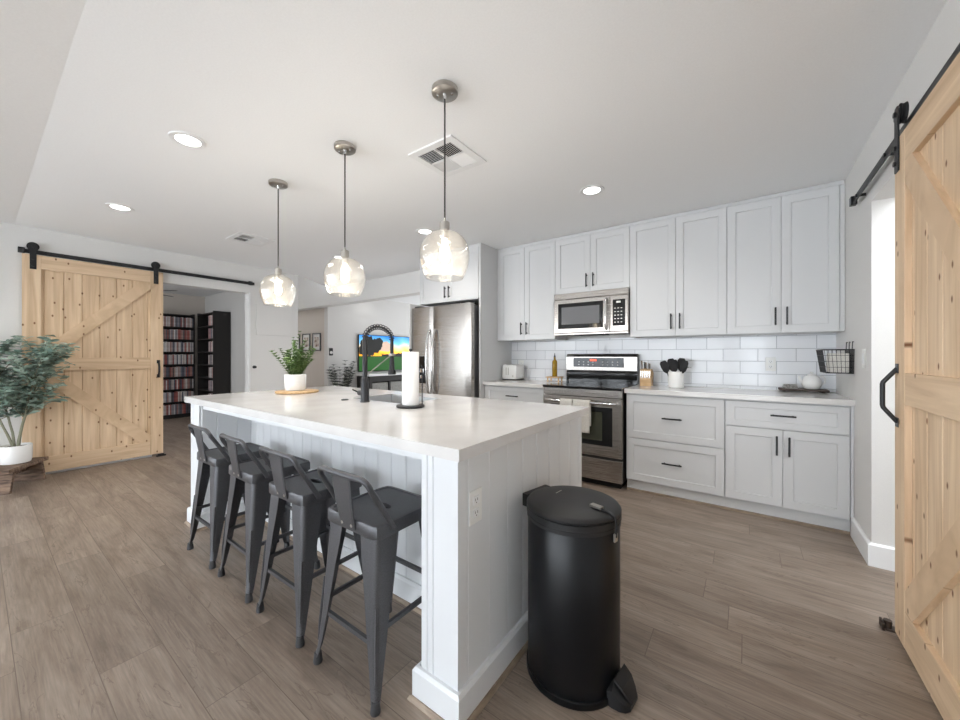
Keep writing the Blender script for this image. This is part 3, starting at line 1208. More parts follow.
# base mouldings around the island and in the knee space
def skirt(pts2, name='base_moulding', h=.115, th=.018):
    prf = [(0, 0), (th, 0), (th, h - .012), (th - .008, h), (0, h)]
    n = len(pts2)
    rings = []
    for i, (x, y) in enumerate(pts2):
        dirs = []
        if i > 0:
            a = Vector((x - pts2[i - 1][0], y - pts2[i - 1][1])).normalized()
            dirs.append(a)
        if i < n - 1:
            a = Vector((pts2[i + 1][0] - x, pts2[i + 1][1] - y)).normalized()
            dirs.append(a)
        nrm = [Vector((d.y, -d.x)) for d in dirs]
        if len(nrm) == 2:
            s = nrm[0] + nrm[1]
            s = s / max(.3, s.length_squared / 2) 
        else:
            s = nrm[0]
        rings.append([(x + s.x * q, y + s.y * q, z) for q, z in prf])
    return MB().loft(rings)


path = [(bx0, by1), (bx0, by0), (bx0 + POST + .010, by0), (bx0 + POST + .010, RECY), (bx1 - POST - .010, RECY), (bx1 - POST - .010, by0), (bx1, by0), (bx1, by1)]
skirt(path).build('base_moulding', M['island'], t)
# outline offset for the shoe
off = .018
path2 = [(bx0 - off, by1), (bx0 - off, by0 - off), (bx0 + POST + .010 + off, by0 - off), (bx0 + POST + .010 + off, RECY - off), (bx1 - POST - .010 - off, RECY - off),
         (bx1 - POST - .010 - off, by0 - off), (bx1 + off, by0 - off), (bx1 + off, by1)]
skirt(path2, h=.016, th=.013).build('shoe_moulding', M['shoe'], t)

# island worktop with the sink cut out
SX0, SX1, SY0, SY1 = -2.22, -1.70, 1.545, 1.90
t = thing('island_countertop', (-2.0, 1.5, .8745), 'thick white quartz slab covering the kitchen island', 'countertop')
mb = MB()
bm = mb.bm
xs = [IX0, SX0, SX1, IX1]
ys = [IY0, SY0, SY1, IY1]
z0, z1 = .8745, .914
for z in (z0, z1):
    for i in range(3):
        for j in range(3):
            if i == 1 and j == 1:
                continue
            mb.face([(xs[i], ys[j], z), (xs[i + 1], ys[j], z), (xs[i + 1], ys[j + 1], z), (xs[i], ys[j + 1], z)])
for i in range(3):
    for y in (IY0, IY1):
        mb.face([(xs[i], y, z0), (xs[i + 1], y, z0), (xs[i + 1], y, z1), (xs[i], y, z1)])
    for x in (IX0, IX1):
        mb.face([(x, ys[i], z0), (x, ys[i + 1], z0), (x, ys[i + 1], z1), (x, ys[i], z1)])
for y in (SY0, SY1):
    mb.face([(SX0, y, z0), (SX1, y, z0), (SX1, y, z1), (SX0, y, z1)])
for x in (SX0, SX1):
    mb.face([(x, SY0, z0), (x, SY1, z0), (x, SY1, z1), (x, SY0, z1)])
bmesh.ops.remove_doubles(bm, verts=bm.verts[:], dist=1e-5)
mb.build('slab', M['quartz'], t)
# undermount sink
t = thing('sink', ((SX0 + SX1) / 2, (SY0 + SY1) / 2, .70), 'stainless steel sink basin sunk into the island worktop', 'sink')
mb = MB()
g = .003
ri = lambda e_, z: [(SX0 + e_, SY0 + e_, z), (SX1 - e_, SY0 + e_, z), (SX1 - e_, SY1 - e_, z), (SX0 + e_, SY1 - e_, z)]
mb.loft([ri(g, .911), ri(g, .72), ri(.03, .70), ri(.034, .704), ri(.008, .724), ri(.008, .9112)], cap=False)
mb.face(ri(.03, .70))
mb.face(ri(.034, .704))
mb.build('basin', M['graysink'], t)
MB().lathe([(.04, .705), (.045, .708), (.001, .706)], ((SX0 + SX1) / 2, (SY0 + SY1) / 2), 24, cap=False).build('drain', M['chrome'], t)

# outlets
def outlet_y(x, y, z, facing, label, parent=None):
    t = thing('power_outlet', (x, y, z), label, 'power outlet')
    B(x, x + facing * .005, y - .036, y + .036, z - .058, z + .058, .002, 1).build('cover_plate', M['plastic'], t)
    for s in (-1, 1):
        r_ = B(x + facing * .005, x + facing * .007, y - .017, y + .017, z + s * .022 - .015, z + s * .022 + .015, .002, 1).build('socket', M['trim'], t)
        mb = MB()
        for q in (-.006, .006):
            mb.box(x + facing * .007, x + facing * .0073, y + q - .001, y + q + .001, z + s * .022 - .002, z + s * .022 + .007)
        mb.box(x + facing * .007, x + facing * .0073, y - .002, y + .002, z + s * .022 - .010, z + s * .022 - .006)
        mb.build('slot', M['dark'], r_)
    return t


def outlet_x(x, y, z, label, cat='power outlet'):
    t = thing('power_outlet', (x, y, z), label, cat)
    B(x - .036, x + .036, y - .005, y, z - .058, z + .058, .002, 1).build('cover_plate', M['plastic'], t)
    for s in (-1, 1):
        r_ = B(x - .017, x + .017, y - .007, y - .005, z + s * .022 - .015, z + s * .022 + .015, .002, 1).build('socket', M['trim'], t)
        mb = MB()
        for q in (-.006, .006):
            mb.box(x + q - .001, x + q + .001, y - .0073, y - .007, z + s * .022 - .002, z + s * .022 + .007)
        mb.box(x - .002, x + .002, y - .0073, y - .007, z + s * .022 - .010, z + s * .022 - .006)
        mb.build('slot', M['dark'], r_)
    return t


outlet_y(bx1 + .0005, 1.017, .690, 1, 'white double power outlet on the end panel of the island')
outlet_x(.180, 4.0495, 1.135, 'white double power outlet on the tiles left of the teapot')
outlet_x(-2.285, 4.0495, 1.09, 'white power outlet on the tiles behind the toaster')


# ------------------------------------------------------------------ bar stools
def make_stool():
    t = thing('bar_stool', (0, 0, 0), '', 'bar stool', 'metal bar stools along the island')
    # seat: rounded square pan with a drop skirt and an oval hand hole
    n = 64

    def rsq(h, r, z, e=5.0):
        out = []
        for i in range(n):
            a = 2 * PI * i / n
            c, s = math.cos(a), math.sin(a)
            k = (abs(c) ** e + abs(s) ** e) ** (-1 / e)
            out.append((h * k * c, h * k * s, z))
        return out

    def oval(a_, b_, z):
        return [(a_ * math.cos(2 * PI * i / n), b_ * math.sin(2 * PI * i / n), z) for i in range(n)]
    mb = MB()
    rings = [rsq(.157, 0, .563, 13), rsq(.1585, 0, .565, 13), rsq(.158, 0, .603, 13), rsq(.155, 0, .609, 12), rsq(.144, 0, .6095, 11), rsq(.140, 0, .605, 11), rsq(.08, 0, .604, 3),
             oval(.046, .020, .603), oval(.044, .018, .596), oval(.044, .018, .590), rsq(.135, 0, .598, 8), rsq(.154, 0, .597, 13), rsq(.155, 0, .563, 13)]
    mb.loft(rings, cap=False)
    mb.build('seat', M['stool'], t, smooth=True)
    mb = MB()
    mb.bar((-.15, -.02, .575), (.15, .02, .575), .03, .012)
    mb.bar((-.02, .15, .573), (.02, -.15, .573), .03, .012)
    mb.build('seat_brace', M['rubber'], t)
    # four folded sheet legs, wide at the top, narrow at the foot
    for sx in (-1, 1):
        for sy in (-1, 1):
            mb = MB()
            lv = [(.590, .1465, .094), (.50, .152, .086), (.40, .159, .072), (.30, .165, .059), (.20, .171, .046), (.11, .177, .033), (.06, .182, .027), (.030, .188, .022)]
            rings = []
            for z, c, wd in lv:
                out, inn = [], []
                rr = min(.022, wd * .5)
                k = 6
                outl = [(c - wd, c)]
                for q in range(k + 1):
                    a = PI / 2 - (PI / 2) * q / k
                    outl.append((c - rr + rr * math.cos(a), c - rr + rr * math.sin(a)))
                outl.append((c, c - wd))
                th = .004
                inl = [(c - wd, c - th)]
                for q in range(k + 1):
                    a = PI / 2 - (PI / 2) * q / k
                    inl.append((c - rr + (rr - th) * math.cos(a), c - rr + (rr - th) * math.sin(a)))
                inl.append((c - th, c - wd))
                ring = [(sx * x_, sy * y_, z) for x_, y_ in outl] + [(sx * x_, sy * y_, z) for x_, y_ in reversed(inl)]
                rings.append(ring)
            mb.loft(rings)
            # stiffening rib pressed along the corner
            for dz in (0,):
                a = Vector((sx * (.1625 - .004), sy * (.1625 - .004), .335))
                b_ = Vector((sx * (.1785 - .004), sy * (.1785 - .004), .09))
                mb.tube([a, a * .3 + b_ * .7 + Vector((sx, sy, 0)) * .001, b_], [.004, .0055, .003], 8)
            lg = mb.build('leg', M['stool'], t, smooth=True, sharp=35)
            mb = MB()
            c = .1765
            mb.lathe([(.012, 0), (.0165, .001), (.0175, .008), (.0150, .026), (.0135, .040), (.010, .042)], (sx * c, sy * c), 18)
            mb.build('rubber_foot', M['foot'], lg, smooth=True)
    # footrest bars
    for (a, b_) in (((-.158, -.158, .205), (.158, -.158, .205)), ((-.155, .155, .285), (.155, .155, .285)), ((-.157, -.157, .25), (-.157, .157, .25)), ((.157, -.157, .25), (.157, .157, .25))):
        MB().bar(a, b_, .013, .016).build('footrest', M['stool'], t)
    # low backrest hoop
    mb = MB()
    zt, yb = .782, -.192
    P0 = Vector((-.160, -.082, .585))
    P1 = Vector((-.152, -.176, .745))
    pts = [P0, P0.lerp(P1, .5) + Vector((0, .002, 0)), P1]
    for k in range(1, 7):
        a = (PI / 2) * k / 6
        pts.append(Vector((-.152 + .035 * (1 - math.cos(a)), -.176 - .016 * math.sin(a), .745 + (zt - .745) * math.sin(a))))
    full = pts + [Vector((-.05, yb - .004, zt)), Vector((.05, yb - .004, zt))] + [Vector((-p.x, p.y, p.z)) for p in reversed(pts)]
    mb.tube(full, .0105, 12)
    mb.build('backrest_hoop', M['stool'], t, smooth=True, sharp=60)
    mb = MB()
    rings = []
    for k in range(7):
        u = k / 6
        z = .575 + (zt - .575) * u
        y = -.161 - .035 * u ** .8
        hw = .043 + .016 * u
        rings.append([(-hw, y, z), (-hw + .008, y - .003, z), (hw - .008, y - .003, z), (hw, y, z), (hw, y + .004, z), (-hw, y + .004, z)])
    mb.loft(rings)
    sp_ = mb.build('back_splat', M['stool'], t)
    mb = MB()
    for sx in (-1, 1):
        mb.tube([(sx * .028, -.160, .59), (sx * .028, -.169, .59)], .006, 10)
    mb.build('bolt', M['nickel'], sp_, smooth=True)
    return t


SL = ['dark grey metal bar stool nearest the camera, beside the right island post',
      'dark grey metal bar stool second from the camera',
      'dark grey metal bar stool third from the camera',
      'dark grey metal bar stool farthest from the camera, beside the left island post']
st = make_stool()
for i, x in enumerate((-1.190, -1.683, -2.153, -2.635)):
    o = st if i == 0 else copy_tree(st)
    o.location = (x, .975, 0)
    o['label'] = SL[i]
    o.rotation_euler.z = (0, .01, -.012, .008)[i]

# ------------------------------------------------------------------ trash can
CX, CY, CR, CH = -.541, 1.362, .174, .652
t = thing('trash_can', (CX, CY, 0), 'tall black pedal trash can standing at the end of the island', 'trash can')
pd = math.atan2(-.01, .16)       # the pedal points this way
fd = Vector((math.cos(math.radians(5)), math.sin(math.radians(5)), 0))
MB().lathe([(CR - .004, .022), (CR - .002, .025), (CR - .002, .585), (CR - .006, .59)], (CX, CY), 64).build('body', M['can'], t, smooth=True)
MB().lathe([(CR - .008, 0), (CR + .002, .002), (CR + .004, .008), (CR + .003, .026), (CR - .004, .029)], (CX, CY), 64).build('base_ring', M['can'], t, smooth=True)
MB().lathe([(CR - .006, .588), (CR + .001, .590), (CR + .001, .602), (CR - .001, .604), (CR - .001, .607), (CR + .003, .609), (CR + .003, .628), (CR - .002, .630)], (CX, CY), 64).build('rim_band', M['canlid'], t, smooth=True)
lid = MB().lathe([(CR - .004, .628), (CR + .002, .631), (CR + .003, .638), (CR - .002, .645), (CR - .012, .649), (.08, .653), (.001, .655)], (CX, CY), 64).build('lid', M['canlid'], t, smooth=True)
# hinge housing at the back, toward the island
hd = Vector((-.9, .0, 0)).normalized()
mb = MB()
a = math.radians(168)
for k in (0,):
    c = Vector((CX, CY, 0)) + Vector((math.cos(a), math.sin(a), 0)) * (CR + .004)
    s = Vector((-math.sin(a), math.cos(a), 0))
    mb.bar(tuple(c - s * .075 + Vector((0, 0, .618))), tuple(c + s * .075 + Vector((0, 0, .618))), .026, .05)
mb.build('hinge', M['canlid'], t)
# child lock strap across lid and rim
a = math.radians(-15)
u = Vector((math.cos(a), math.sin(a), 0))
mb = MB()
c0 = Vector((CX, CY, 0))
pts = [c0 + u * .115 + Vector((0, 0, .656)), c0 + u * .150 + Vector((0, 0, .654)), c0 + u * (CR + .006) + Vector((0, 0, .645)), c0 + u * (CR + .010) + Vector((0, 0, .62)), c0 + u * (CR + .008) + Vector((0, 0, .575))]
mb.tube(pts, .0045, 8)
stp = mb.build('lock_strap', M['rubber'], t, smooth=True)
mb = MB()
p = c0 + u * .105
mb.bar(tuple(p - u * .022 + Vector((0, 0, .659))), tuple(p + u * .022 + Vector((0, 0, .659))), .022, .008)
mb.build('lock_buckle', M['nickel'], stp)
mb = MB()
p = c0 + u * (CR + .007)
mb.bar(tuple(p + Vector((0, 0, .588))), tuple(p + Vector((0, 0, .560))), .018, .006, tuple(u))
mb.build('lock_tab', M['nickel'], stp)
# small pale mark on the lid
mb = MB()
mb.bar((CX - .078, CY + .020, .6541), (CX - .073, CY + .062, .6541), .004, .0006)
mb.build('lid_mark', M['nickel'], lid)
# pedal
a = math.radians(-7)
u = Vector((math.cos(a), math.sin(a), 0))
s = Vector((-u.y, u.x, 0))
mb = MB()
rings = []
for r_, hw, zl, zh in ((CR - .02, .058, .004, .075), (CR + .005, .060, .003, .085), (CR + .030, .056, .003, .060), (CR + .048, .046, .003, .040), (CR + .060, .032, .006, .028)):
    c = c0 + u * r_
    ring = []
    for k in range(9):
        q = -1 + 2 * k / 8
        ring.append(tuple(c + s * hw * q + Vector((0, 0, zl + (zh - zl) * (1 - .35 * q * q)))) )
    ring += [tuple(c + s * hw * q + Vector((0, 0, zl))) for q in (1, .33, -.33, -1)]
    rings.append(ring)
mb.loft(rings)
pdl = mb.build('pedal_housing', M['canlid'], t, smooth=True, sharp=35)
mb = MB()
rings = []
for r_, hw, z in ((CR + .008, .045, .094), (CR + .035, .043, .072), (CR + .052, .034, .046), (CR + .062, .022, .030)):
    c = c0 + u * r_
    rings.append([tuple(c + s * hw + Vector((0, 0, z))), tuple(c - s * hw + Vector((0, 0, z))), tuple(c - s * hw + Vector((0, 0, z - .008))), tuple(c + s * hw + Vector((0, 0, z - .008)))])
mb.loft(rings)
mb.build('pedal', M['rubber'], pdl)


# ------------------------------------------------------------------ barn doors
def barn_door(xf, back, y0, y1, z0, z1, apex, label, sgn):
    """xf: front face, back: rear face, apex 'lo'/'hi': side where braces meet the middle rail; sgn: direction the front faces"""
    t = thing('barn_door', ((xf + back) / 2, (y0 + y1) / 2, z0), label, 'barn door', 'pine barn doors')
    fr = .012          # how far frame stands proud of planks
    pf = xf - sgn * .020
    # plank field
    n = 8
    pw = (y1 - y0 - .02) / n
    pts = []
    g = .005
    for i in range(n):
        a, b_ = y0 + .01 + i * pw, y0 + .01 + (i + 1) * pw
        pts += [(pf - sgn * g * 1.4, a), (pf, a + g), (pf, b_ - g), (pf - sgn * g * 1.4, b_)]
    pts += [(back, y1 - .01), (back, y0 + .01)]
    MB().prism(pts, z0 + .01, z1 - .01, 'z').build('plank_field', M['pine_v'], t)
    st_ = .118
    for (a, b_) in ((y0, y0 + st_), (y1 - st_, y1)):
        B(pf - sgn * .016, xf, a, b_, z0, z1, .0015, 1).build('stile', M['pine_v'], t)
    hh = (z1 - z0)
    mid = z0 + hh * .50
    for (a, b_, nm) in ((z1 - .135, z1, 'top_rail'), (mid - .065, mid + .065, 'middle_rail'), (z0, z0 + .155, 'bottom_rail')):
        B(pf - sgn * .016, xf - sgn * .0008, y0 + st_ + .0005, y1 - st_ - .0005, a, b_, .0015, 1).build(nm, M['pine_h'], t)
    ya, yb_ = y0 + st_, y1 - st_
    bw = .115
    for (za, zb, up) in ((mid + .065, z1 - .135, True), (z0 + .155, mid - .065, False)):
        # parallelogram brace from the apex at the middle rail to the far corner
        zm = za if up else zb        # at the middle rail
        ze = zb if up else za        # at the outer rail
        dz = 1 if up else -1
        yA, yE = (ya, yb_) if apex == 'lo' else (yb_, ya)
        sy = 1 if yE > yA else -1
        Lz = abs(ze - zm)
        Ly = abs(yE - yA)
        ln = math.hypot(Ly, Lz)
        ez = bw * ln / Ly / 2
        ey = bw * ln / Lz / 2
        poly = [(yA, zm), (yA + sy * ey, zm), (yE, ze - dz * ez), (yE, ze), (yE - sy * ey, ze), (yA, zm + dz * ez)]
        MB().prism(poly, pf - sgn * .004, xf - sgn * .0014, 'x').build('brace', M['pine_d'], t)
    return t


dz0, dz1 = .030, 2.212
dl = barn_door(-5.722, -5.762, .283, 1.355, dz0, dz1, 'lo', 'large pine sliding barn door beside the book room doorway, behind the potted tree', 1)
dr = barn_door(.528, .568, 1.275, 2.348, .012, 2.135, 'lo', 'pine sliding barn door filling the right edge of the photo', -1)
# arc pull on left door
mb = MB()
pts = [(-5.722, 1.310, .955)]
for k in range(9):
    u = k / 8
    pts.append((-5.722 + .012 + .030 * math.sin(PI * u), 1.310, .965 + .17 * u))
pts.append((-5.722, 1.310, 1.145))
mb.tube(pts, .0105, 8)
mb.box(-5.722, -5.717, 1.295, 1.325, .945, .985)
mb.box(-5.722, -5.717, 1.295, 1.325, 1.115, 1.155)
mb.build('door_handle', M['black'], dl, smooth=True)
# trapezoid pull on right door
mb = MB()
hx = .528
mb.tube([(hx, 2.315, .925), (hx - .042, 2.315, .985), (hx - .044, 2.315, .995), (hx - .044, 2.315, 1.085), (hx - .042, 2.315, 1.095), (hx, 2.315, 1.155)], .0085, 10)
mb.box(hx - .003, hx, 2.298, 2.332, .905, .945)
mb.box(hx - .003, hx, 2.298, 2.332, 1.135, 1.175)
mb.build('door_handle', M['black'], dr, smooth=True)


def hanger(door_, x, sgn, y, zr, ztop_door):
    """strap hanger with wheel running on the rail; x = door front face"""
    mb = MB()
    h = .022
    mb.box(x, x + sgn * .006, y - h, y + h, ztop_door - .145, zr + .050, .001, 1)
    hg = mb.build('hanger_strap', M['black'], door_)
    mb = MB()
    rr = .042
    zc = zr + .020 + rr - .012
    ring = lambda xx, r_: [(xx, y + r_ * math.cos(2 * PI * i / 28), zc + r_ * math.sin(2 * PI * i / 28)) for i in range(28)]
    xa, xb = x - sgn * .004, x - sgn * .022
    mb.loft([ring(xa, rr), ring((xa + xb) / 2 + .003, rr - .006), ring((xa + xb) / 2 - .003, rr - .006), ring(xb, rr)])
    mb.build('roller', M['rubber'], hg, smooth=True)
    mb = MB()
    ring2 = lambda xx, r_, zz: [(xx, y + r_ * math.cos(2 * PI * i / 6), zz + r_ * math.sin(2 * PI * i / 6)) for i in range(6)]
    for zz in (zc, ztop_door - .11, ztop_door - .045):
        mb.loft([ring2(x + sgn * .006, .011, zz), ring2(x + sgn * .014, .011, zz)])
    mb.build('hex_bolt', M['black'], hg)
    # rounded head
    mb = MB()
    rg = lambda xx: [(xx, y + .034 * math.cos(2 * PI * i / 8 + PI / 8), zc + .034 * math.sin(2 * PI * i / 8 + PI / 8)) for i in range(8)]
    mb.loft([rg(x + sgn * .0002), rg(x + sgn * .0058)])
    mb.build('hanger_head', M['black'], hg)


ZRL = 2.243
for y in (.352, 1.288):
    hanger(dl, -5.721, 1, y, ZRL, dz1)
ZRR = 2.185
for y in (2.305, 1.36):
    hanger(dr, .527, -1, y, ZRR, 2.135)


def rail(x0, x1, ya, yb_, z, ys, wallx, label, stop_y):
    t = thing('barn_door_rail', ((x0 + x1) / 2, (ya + yb_) / 2, z - .02), label, 'barn door rail', 'black barn door rails')
    B(x0, x1, ya, yb_, z - .020, z + .020, .001, 1).build('track', M['black'], t)
    xm = x1 if abs(x1 - wallx) < abs(x0 - wallx) else x0
    xo = x0 if xm == x1 else x1
    for y in ys:
        mb = MB()
        mb.tube([(xm, y, z), (wallx, y, z)], .009, 12)
        mb.build('standoff', M['black'], t, smooth=True)
        mb = MB()
        s_ = 1 if xo > xm else -1
        mb.tube([(xo, y, z), (xo + s_ * .007, y, z)], .010, 6)
        mb.build('bolt', M['black'], t)
    for y in stop_y:
        B(x0 - .012, x1 + .012, y - .022, y + .022, z - .024, z + .030, .003).build('door_stop', M['black'], t)
    return t


rail(-5.752, -5.745, .262, 2.387, ZRL, (.45, .93, 1.45, 1.87, 2.25), XL, 'black flat steel rail above the left barn door', (.280, 2.335))
rail(.553, .560, 1.0, 3.30, ZRR, (1.2, 1.75, 2.43, 2.60, 3.16), XR, 'black flat steel rail above the right barn door', (3.27,))
# floor guides
t = tag(MB().box(-5.715, -5.70, 1.30, 1.36, 0, .028, .002).box(-5.76, -5.70, 1.30, 1.36, 0, .006).box(-5.70, -5.685, 1.285, 1.375, 0, .018, .003).build('floor_guide', M['black']),
        'small black floor guide under the left barn door corner', 'door guide')
t = tag(MB().box(.490, .566, 2.352, 2.392, 0, .010, .002).box(.490, .500, 2.345, 2.40, 0, .032, .003).tube([(.512, 2.372, .008), (.512, 2.372, .040)], .014, 12).build('floor_guide', mat('dark_bronze', srgb(60, 48, 40), .5, .5)),
        'small dark bronze floor guide at the foot of the right barn door', 'door guide')

# ------------------------------------------------------------------ left wall details
mb = MB()
mb.box(XL + .0005, XL + .016, 2.421, 2.930, 1.511, 1.965, .002, 1)
t = tag(mb.build('electric_panel_cover', M['wall']), 'flat wall-coloured panel cover on the wall behind the island plant', 'panel cover')
mb = MB()
ring = lambda xx, r_: [(xx, 2.375 + .02 + r_ * math.cos(2 * PI * i / 20), 1.043 + r_ * math.sin(2 * PI * i / 20)) for i in range(20)]
mb.loft([ring(XL + .0005, .022), ring(XL + .006, .022), ring(XL + .007, .012), ring(XL + .03, .012), ring(XL + .034, .02), ring(XL + .045, .018)])
t = tag(mb.build('wall_bumper', M['black'], smooth=True), 'small round black bumper knob on the wall right of the doorway', 'wall bumper')

# ------------------------------------------------------------------ book room
SHN = 8


def bookcase(cx, cy, rotz, width, label):
    """front faces -Y in local coordinates"""
    t = thing('bookcase', (cx, cy, 0), label, 'bookcase', 'black bookcases in the book room')
    d = .28
    h = 2.03
    mk = lambda mb, nm: mb.build(nm, M['bookcase'], t)
    for s in (-1, 1):
        xx = s * (width / 2 - .009)
        o = MB().box(cx + xx - .009, cx + xx + .009, cy - d / 2, cy + d / 2, 0, h)
        mk(o, 'side_panel')
    mk(B(cx - width / 2 + .018, cx + width / 2 - .018, cy + d / 2 - .008, cy + d / 2, .0, h), 'back_panel')
    zs = [.075 + i * .2415 for i in range(9)]
    for i, z in enumerate(zs):
        mk(B(cx - width / 2 + .0182, cx + width / 2 - .0182, cy - d / 2, cy + d / 2 - .0085, z - .020, z), 'shelf')
    mk(B(cx - width / 2 + .0182, cx + width / 2 - .0182, cy - d / 2 + .01, cy - d / 2 + .025, 0, .054), 'plinth')
    t.rotation_euler.z = rotz
    return t, [z for z in zs[:-1]]


b1, zs = bookcase(-9.045, 2.20, PI / 2, .80, 'black bookcase facing the doorway, full of slim media cases')
b2, _ = bookcase(-8.27, 2.712, 0, .80, 'black bookcase seen side-on in the book room, against the end wall')
case0 = B(-.0095, .0095, 0, .135, 0, .19, .001, 1).build('media_case', M['case'])
# build() centres the mesh; keep one source and copy it
ORD = ['lowest', 'second lowest', 'third lowest', 'fourth lowest', 'fourth from top', 'third from top', 'second from top', 'top']
rnd = random.Random(3)
first = True
for bi, (nm, slots) in enumerate((('of the black bookcase facing the doorway', 24), ('of the side-on black bookcase', 11))):
    for k, z in enumerate(zs):
        for i in range(slots):
            if first:
                o = case0
                first = False
            else:
                o = case0.copy()
                COL.objects.link(o)
            o.scale = (1, 1, rnd.uniform(.93, 1.03))
            if bi == 0:
                o.rotation_euler.z = PI / 2
                o.location = (-9.045 + .14 - .075 - .0, 2.570 - i * .0205, z + .0005)
            else:
                o.rotation_euler.z = 0
                o.location = (-7.905 - i * .0205, 2.712 - .065, z + .0005)
            o['label'] = 'slim media case on the %s shelf %s' % (ORD[k], nm)
            o['category'] = 'media case'
            o['group'] = 'media cases, %s shelf %s' % (ORD[k], nm)

# ceiling fan in the book room
fx, fy = -7.46, 1.38
t = thing('ceiling_fan', (fx, fy, 2.44), 'dark ceiling fan, two blades showing over the left barn door', 'ceiling fan')
MB().lathe([(.06, 2.439), (.06, 2.40), (.015, 2.39), (.015, 2.24), (.09, 2.23), (.10, 2.16), (.06, 2.13), (.001, 2.125)], (fx, fy), 28).build('motor', M['black'], t, smooth=True)
for k in range(5):
    a = k * 2 * PI / 5 + .76
    u = Vector((math.cos(a), math.sin(a), 0))
    s = Vector((-u.y, u.x, 0))
    c = Vector((fx, fy, 2.19))
    mb = MB()
    rings = []
    for r_, hw in ((.09, .03), (.16, .055), (.55, .065), (.62, .04)):
        q = c + u * r_
        rings.append([tuple(q + s * hw + Vector((0, 0, .008))), tuple(q - s * hw - Vector((0, 0, .008))), tuple(q - s * hw + Vector((0, 0, -.002))), tuple(q + s * hw + Vector((0, 0, .014)))])
    mb.loft(rings)
    mb.build('blade', M['bookcase'], t)

# ------------------------------------------------------------------ hall and living room
for i, (xa, xb, lb) in enumerate(((-7.286, -6.987, 'black framed print on the hall wall, nearest the living room'),
                                  (-7.681, -7.383, 'black framed print on the hall wall, second from the living room'),
                                  (-8.085, -7.80, 'black framed print on the hall wall, mostly hidden by the wall edge'))):
    t = thing('picture_frame', ((xa + xb) / 2, 4.14, 1.31), lb, 'picture', 'black framed prints in the hall')
    z0, z1 = 1.305, 1.670
    mb = MB()
    for q in ((xa, xa + .022, z0, z1), (xb - .022, xb, z0, z1), (xa + .022, xb - .022, z0, z0 + .022), (xa + .022, xb - .022, z1 - .022, z1)):
        mb.box(q[0], q[1], 4.130, 4.149, q[2], q[3])
    mb.build('frame', M['black'], t)
    B(xa + .022, xb - .022, 4.143, 4.147, z0 + .022, z1 - .022).build('mat_board', M['paper'], t)
    B(xa + .07, xb - .07, 4.141, 4.1428, z0 + .08, z1 - .08).build('print', M['print'], t)

TX = -6.75
t = thing('television', (TX + .04, 5.55, .86), 'large flat television showing a green field at sunset', 'television')
mb = MB()
TY0, TY1, TZ0, TZ1 = 4.834, 6.30, .858, 1.665
B(TX + .02, TX + .055, TY0, TY1, TZ0, TZ1, .003).build('case', M['glassblk'], t)
B(TX, TX + .02, 5.3, 5.8, 1.1, 1.4).build('wall_mount', M['black'], t)
sx_ = TX + .0565
mb = MB()
hz = TZ0 + .34
fy0, fy1, fz0, fz1 = TY0 + .012, TY1 - .012, TZ0 + .018, TZ1 - .012
mb.mi = 0
mb.face([(sx_, fy0, hz), (sx_, fy1, hz), (sx_, fy1, fz1), (sx_, fy0, fz1)])
mb.mi = 1
mb.face([(sx_, fy0, fz0), (sx_, fy1, fz0), (sx_, fy1, hz), (sx_, fy0, hz)])
mb.mi = 2
rnd = random.Random(9)
for q_, (cy_, cz_, r_) in enumerate(((fy0 + .22, hz + .26, .20), (fy0 + .42, hz + .22, .17), (fy0 + .12, hz + .14, .14), (fy0 + .52, hz + .30, .12), (fy0 + .3, hz + .12, .12))):
    pts = []
    for k in range(18):
        a = 2 * PI * k / 18
        rr = r_ * rnd.uniform(.82, 1.1)
        pts.append((sx_ + .0008 + .0003 * q_, min(max(cy_ + rr * math.cos(a), fy0), fy1), min(max(cz_ + rr * math.sin(a), fz0), fz1)))
    mb.face(pts)
mb.face([(sx_ + .0006, fy0 + .22, hz - .02), (sx_ + .0006, fy0 + .30, hz - .02), (sx_ + .0006, fy0 + .28, hz + .2), (sx_ + .0006, fy0 + .24, hz + .2)])
pts = [(sx_ + .0006, fy1, hz - .02), (sx_ + .0006, fy0 + .6, hz - .01)]
for k in range(13):
    pts.append((sx_ + .0006, fy0 + .6 + (fy1 - fy0 - .6) * k / 12, hz + .02 + .05 * (k / 12) + rnd.uniform(0, .035)))
mb.face(pts)
mb.mi = 3
mb.face([(sx_ + .0004, fy0 + .5, hz + .12), (sx_ + .0004, fy0 + .8, hz + .10), (sx_ + .0004, fy0 + .95, hz + .22), (sx_ + .0004, fy0 + .75, hz + .34), (sx_ + .0004, fy0 + .55, hz + .3)])
o = mb.build('screen', [M['tvsky'], M['tvgrass'], M['tvtree'], M['tvcloud']], t)
# fix local height reference of the sky gradient: object origin sits at the television base

t = thing('media_console', (TX + .23, 5.7, 0), 'dark media console with white top below the television', 'console')
B(TX + .001, TX + .45, 4.80, 6.7, .775, .82, .003).build('top', M['trim'], t)
mb = B(TX + .003, TX + .43, 4.83, 6.67, .655, .7745)
mb.box(TX + .003, TX + .43, 4.83, 4.90, 0, .655)
for y in (5.35, 5.85, 6.35, 6.63):
    mb.box(TX + .003, TX + .43, y, y + .04, 0, .655)
mb.box(TX + .003, TX + .43, 4.83, 6.67, .0, .06)
mb.build('frame', M['bookcase'], t)
for a, b_ in ((4.90, 5.35), (5.39, 5.85), (5.89, 6.35)):
    B(TX + .05, TX + .40, a + .005, b_ - .005, .061, .63, .01).build('fabric_bin', M['fabric'], t)

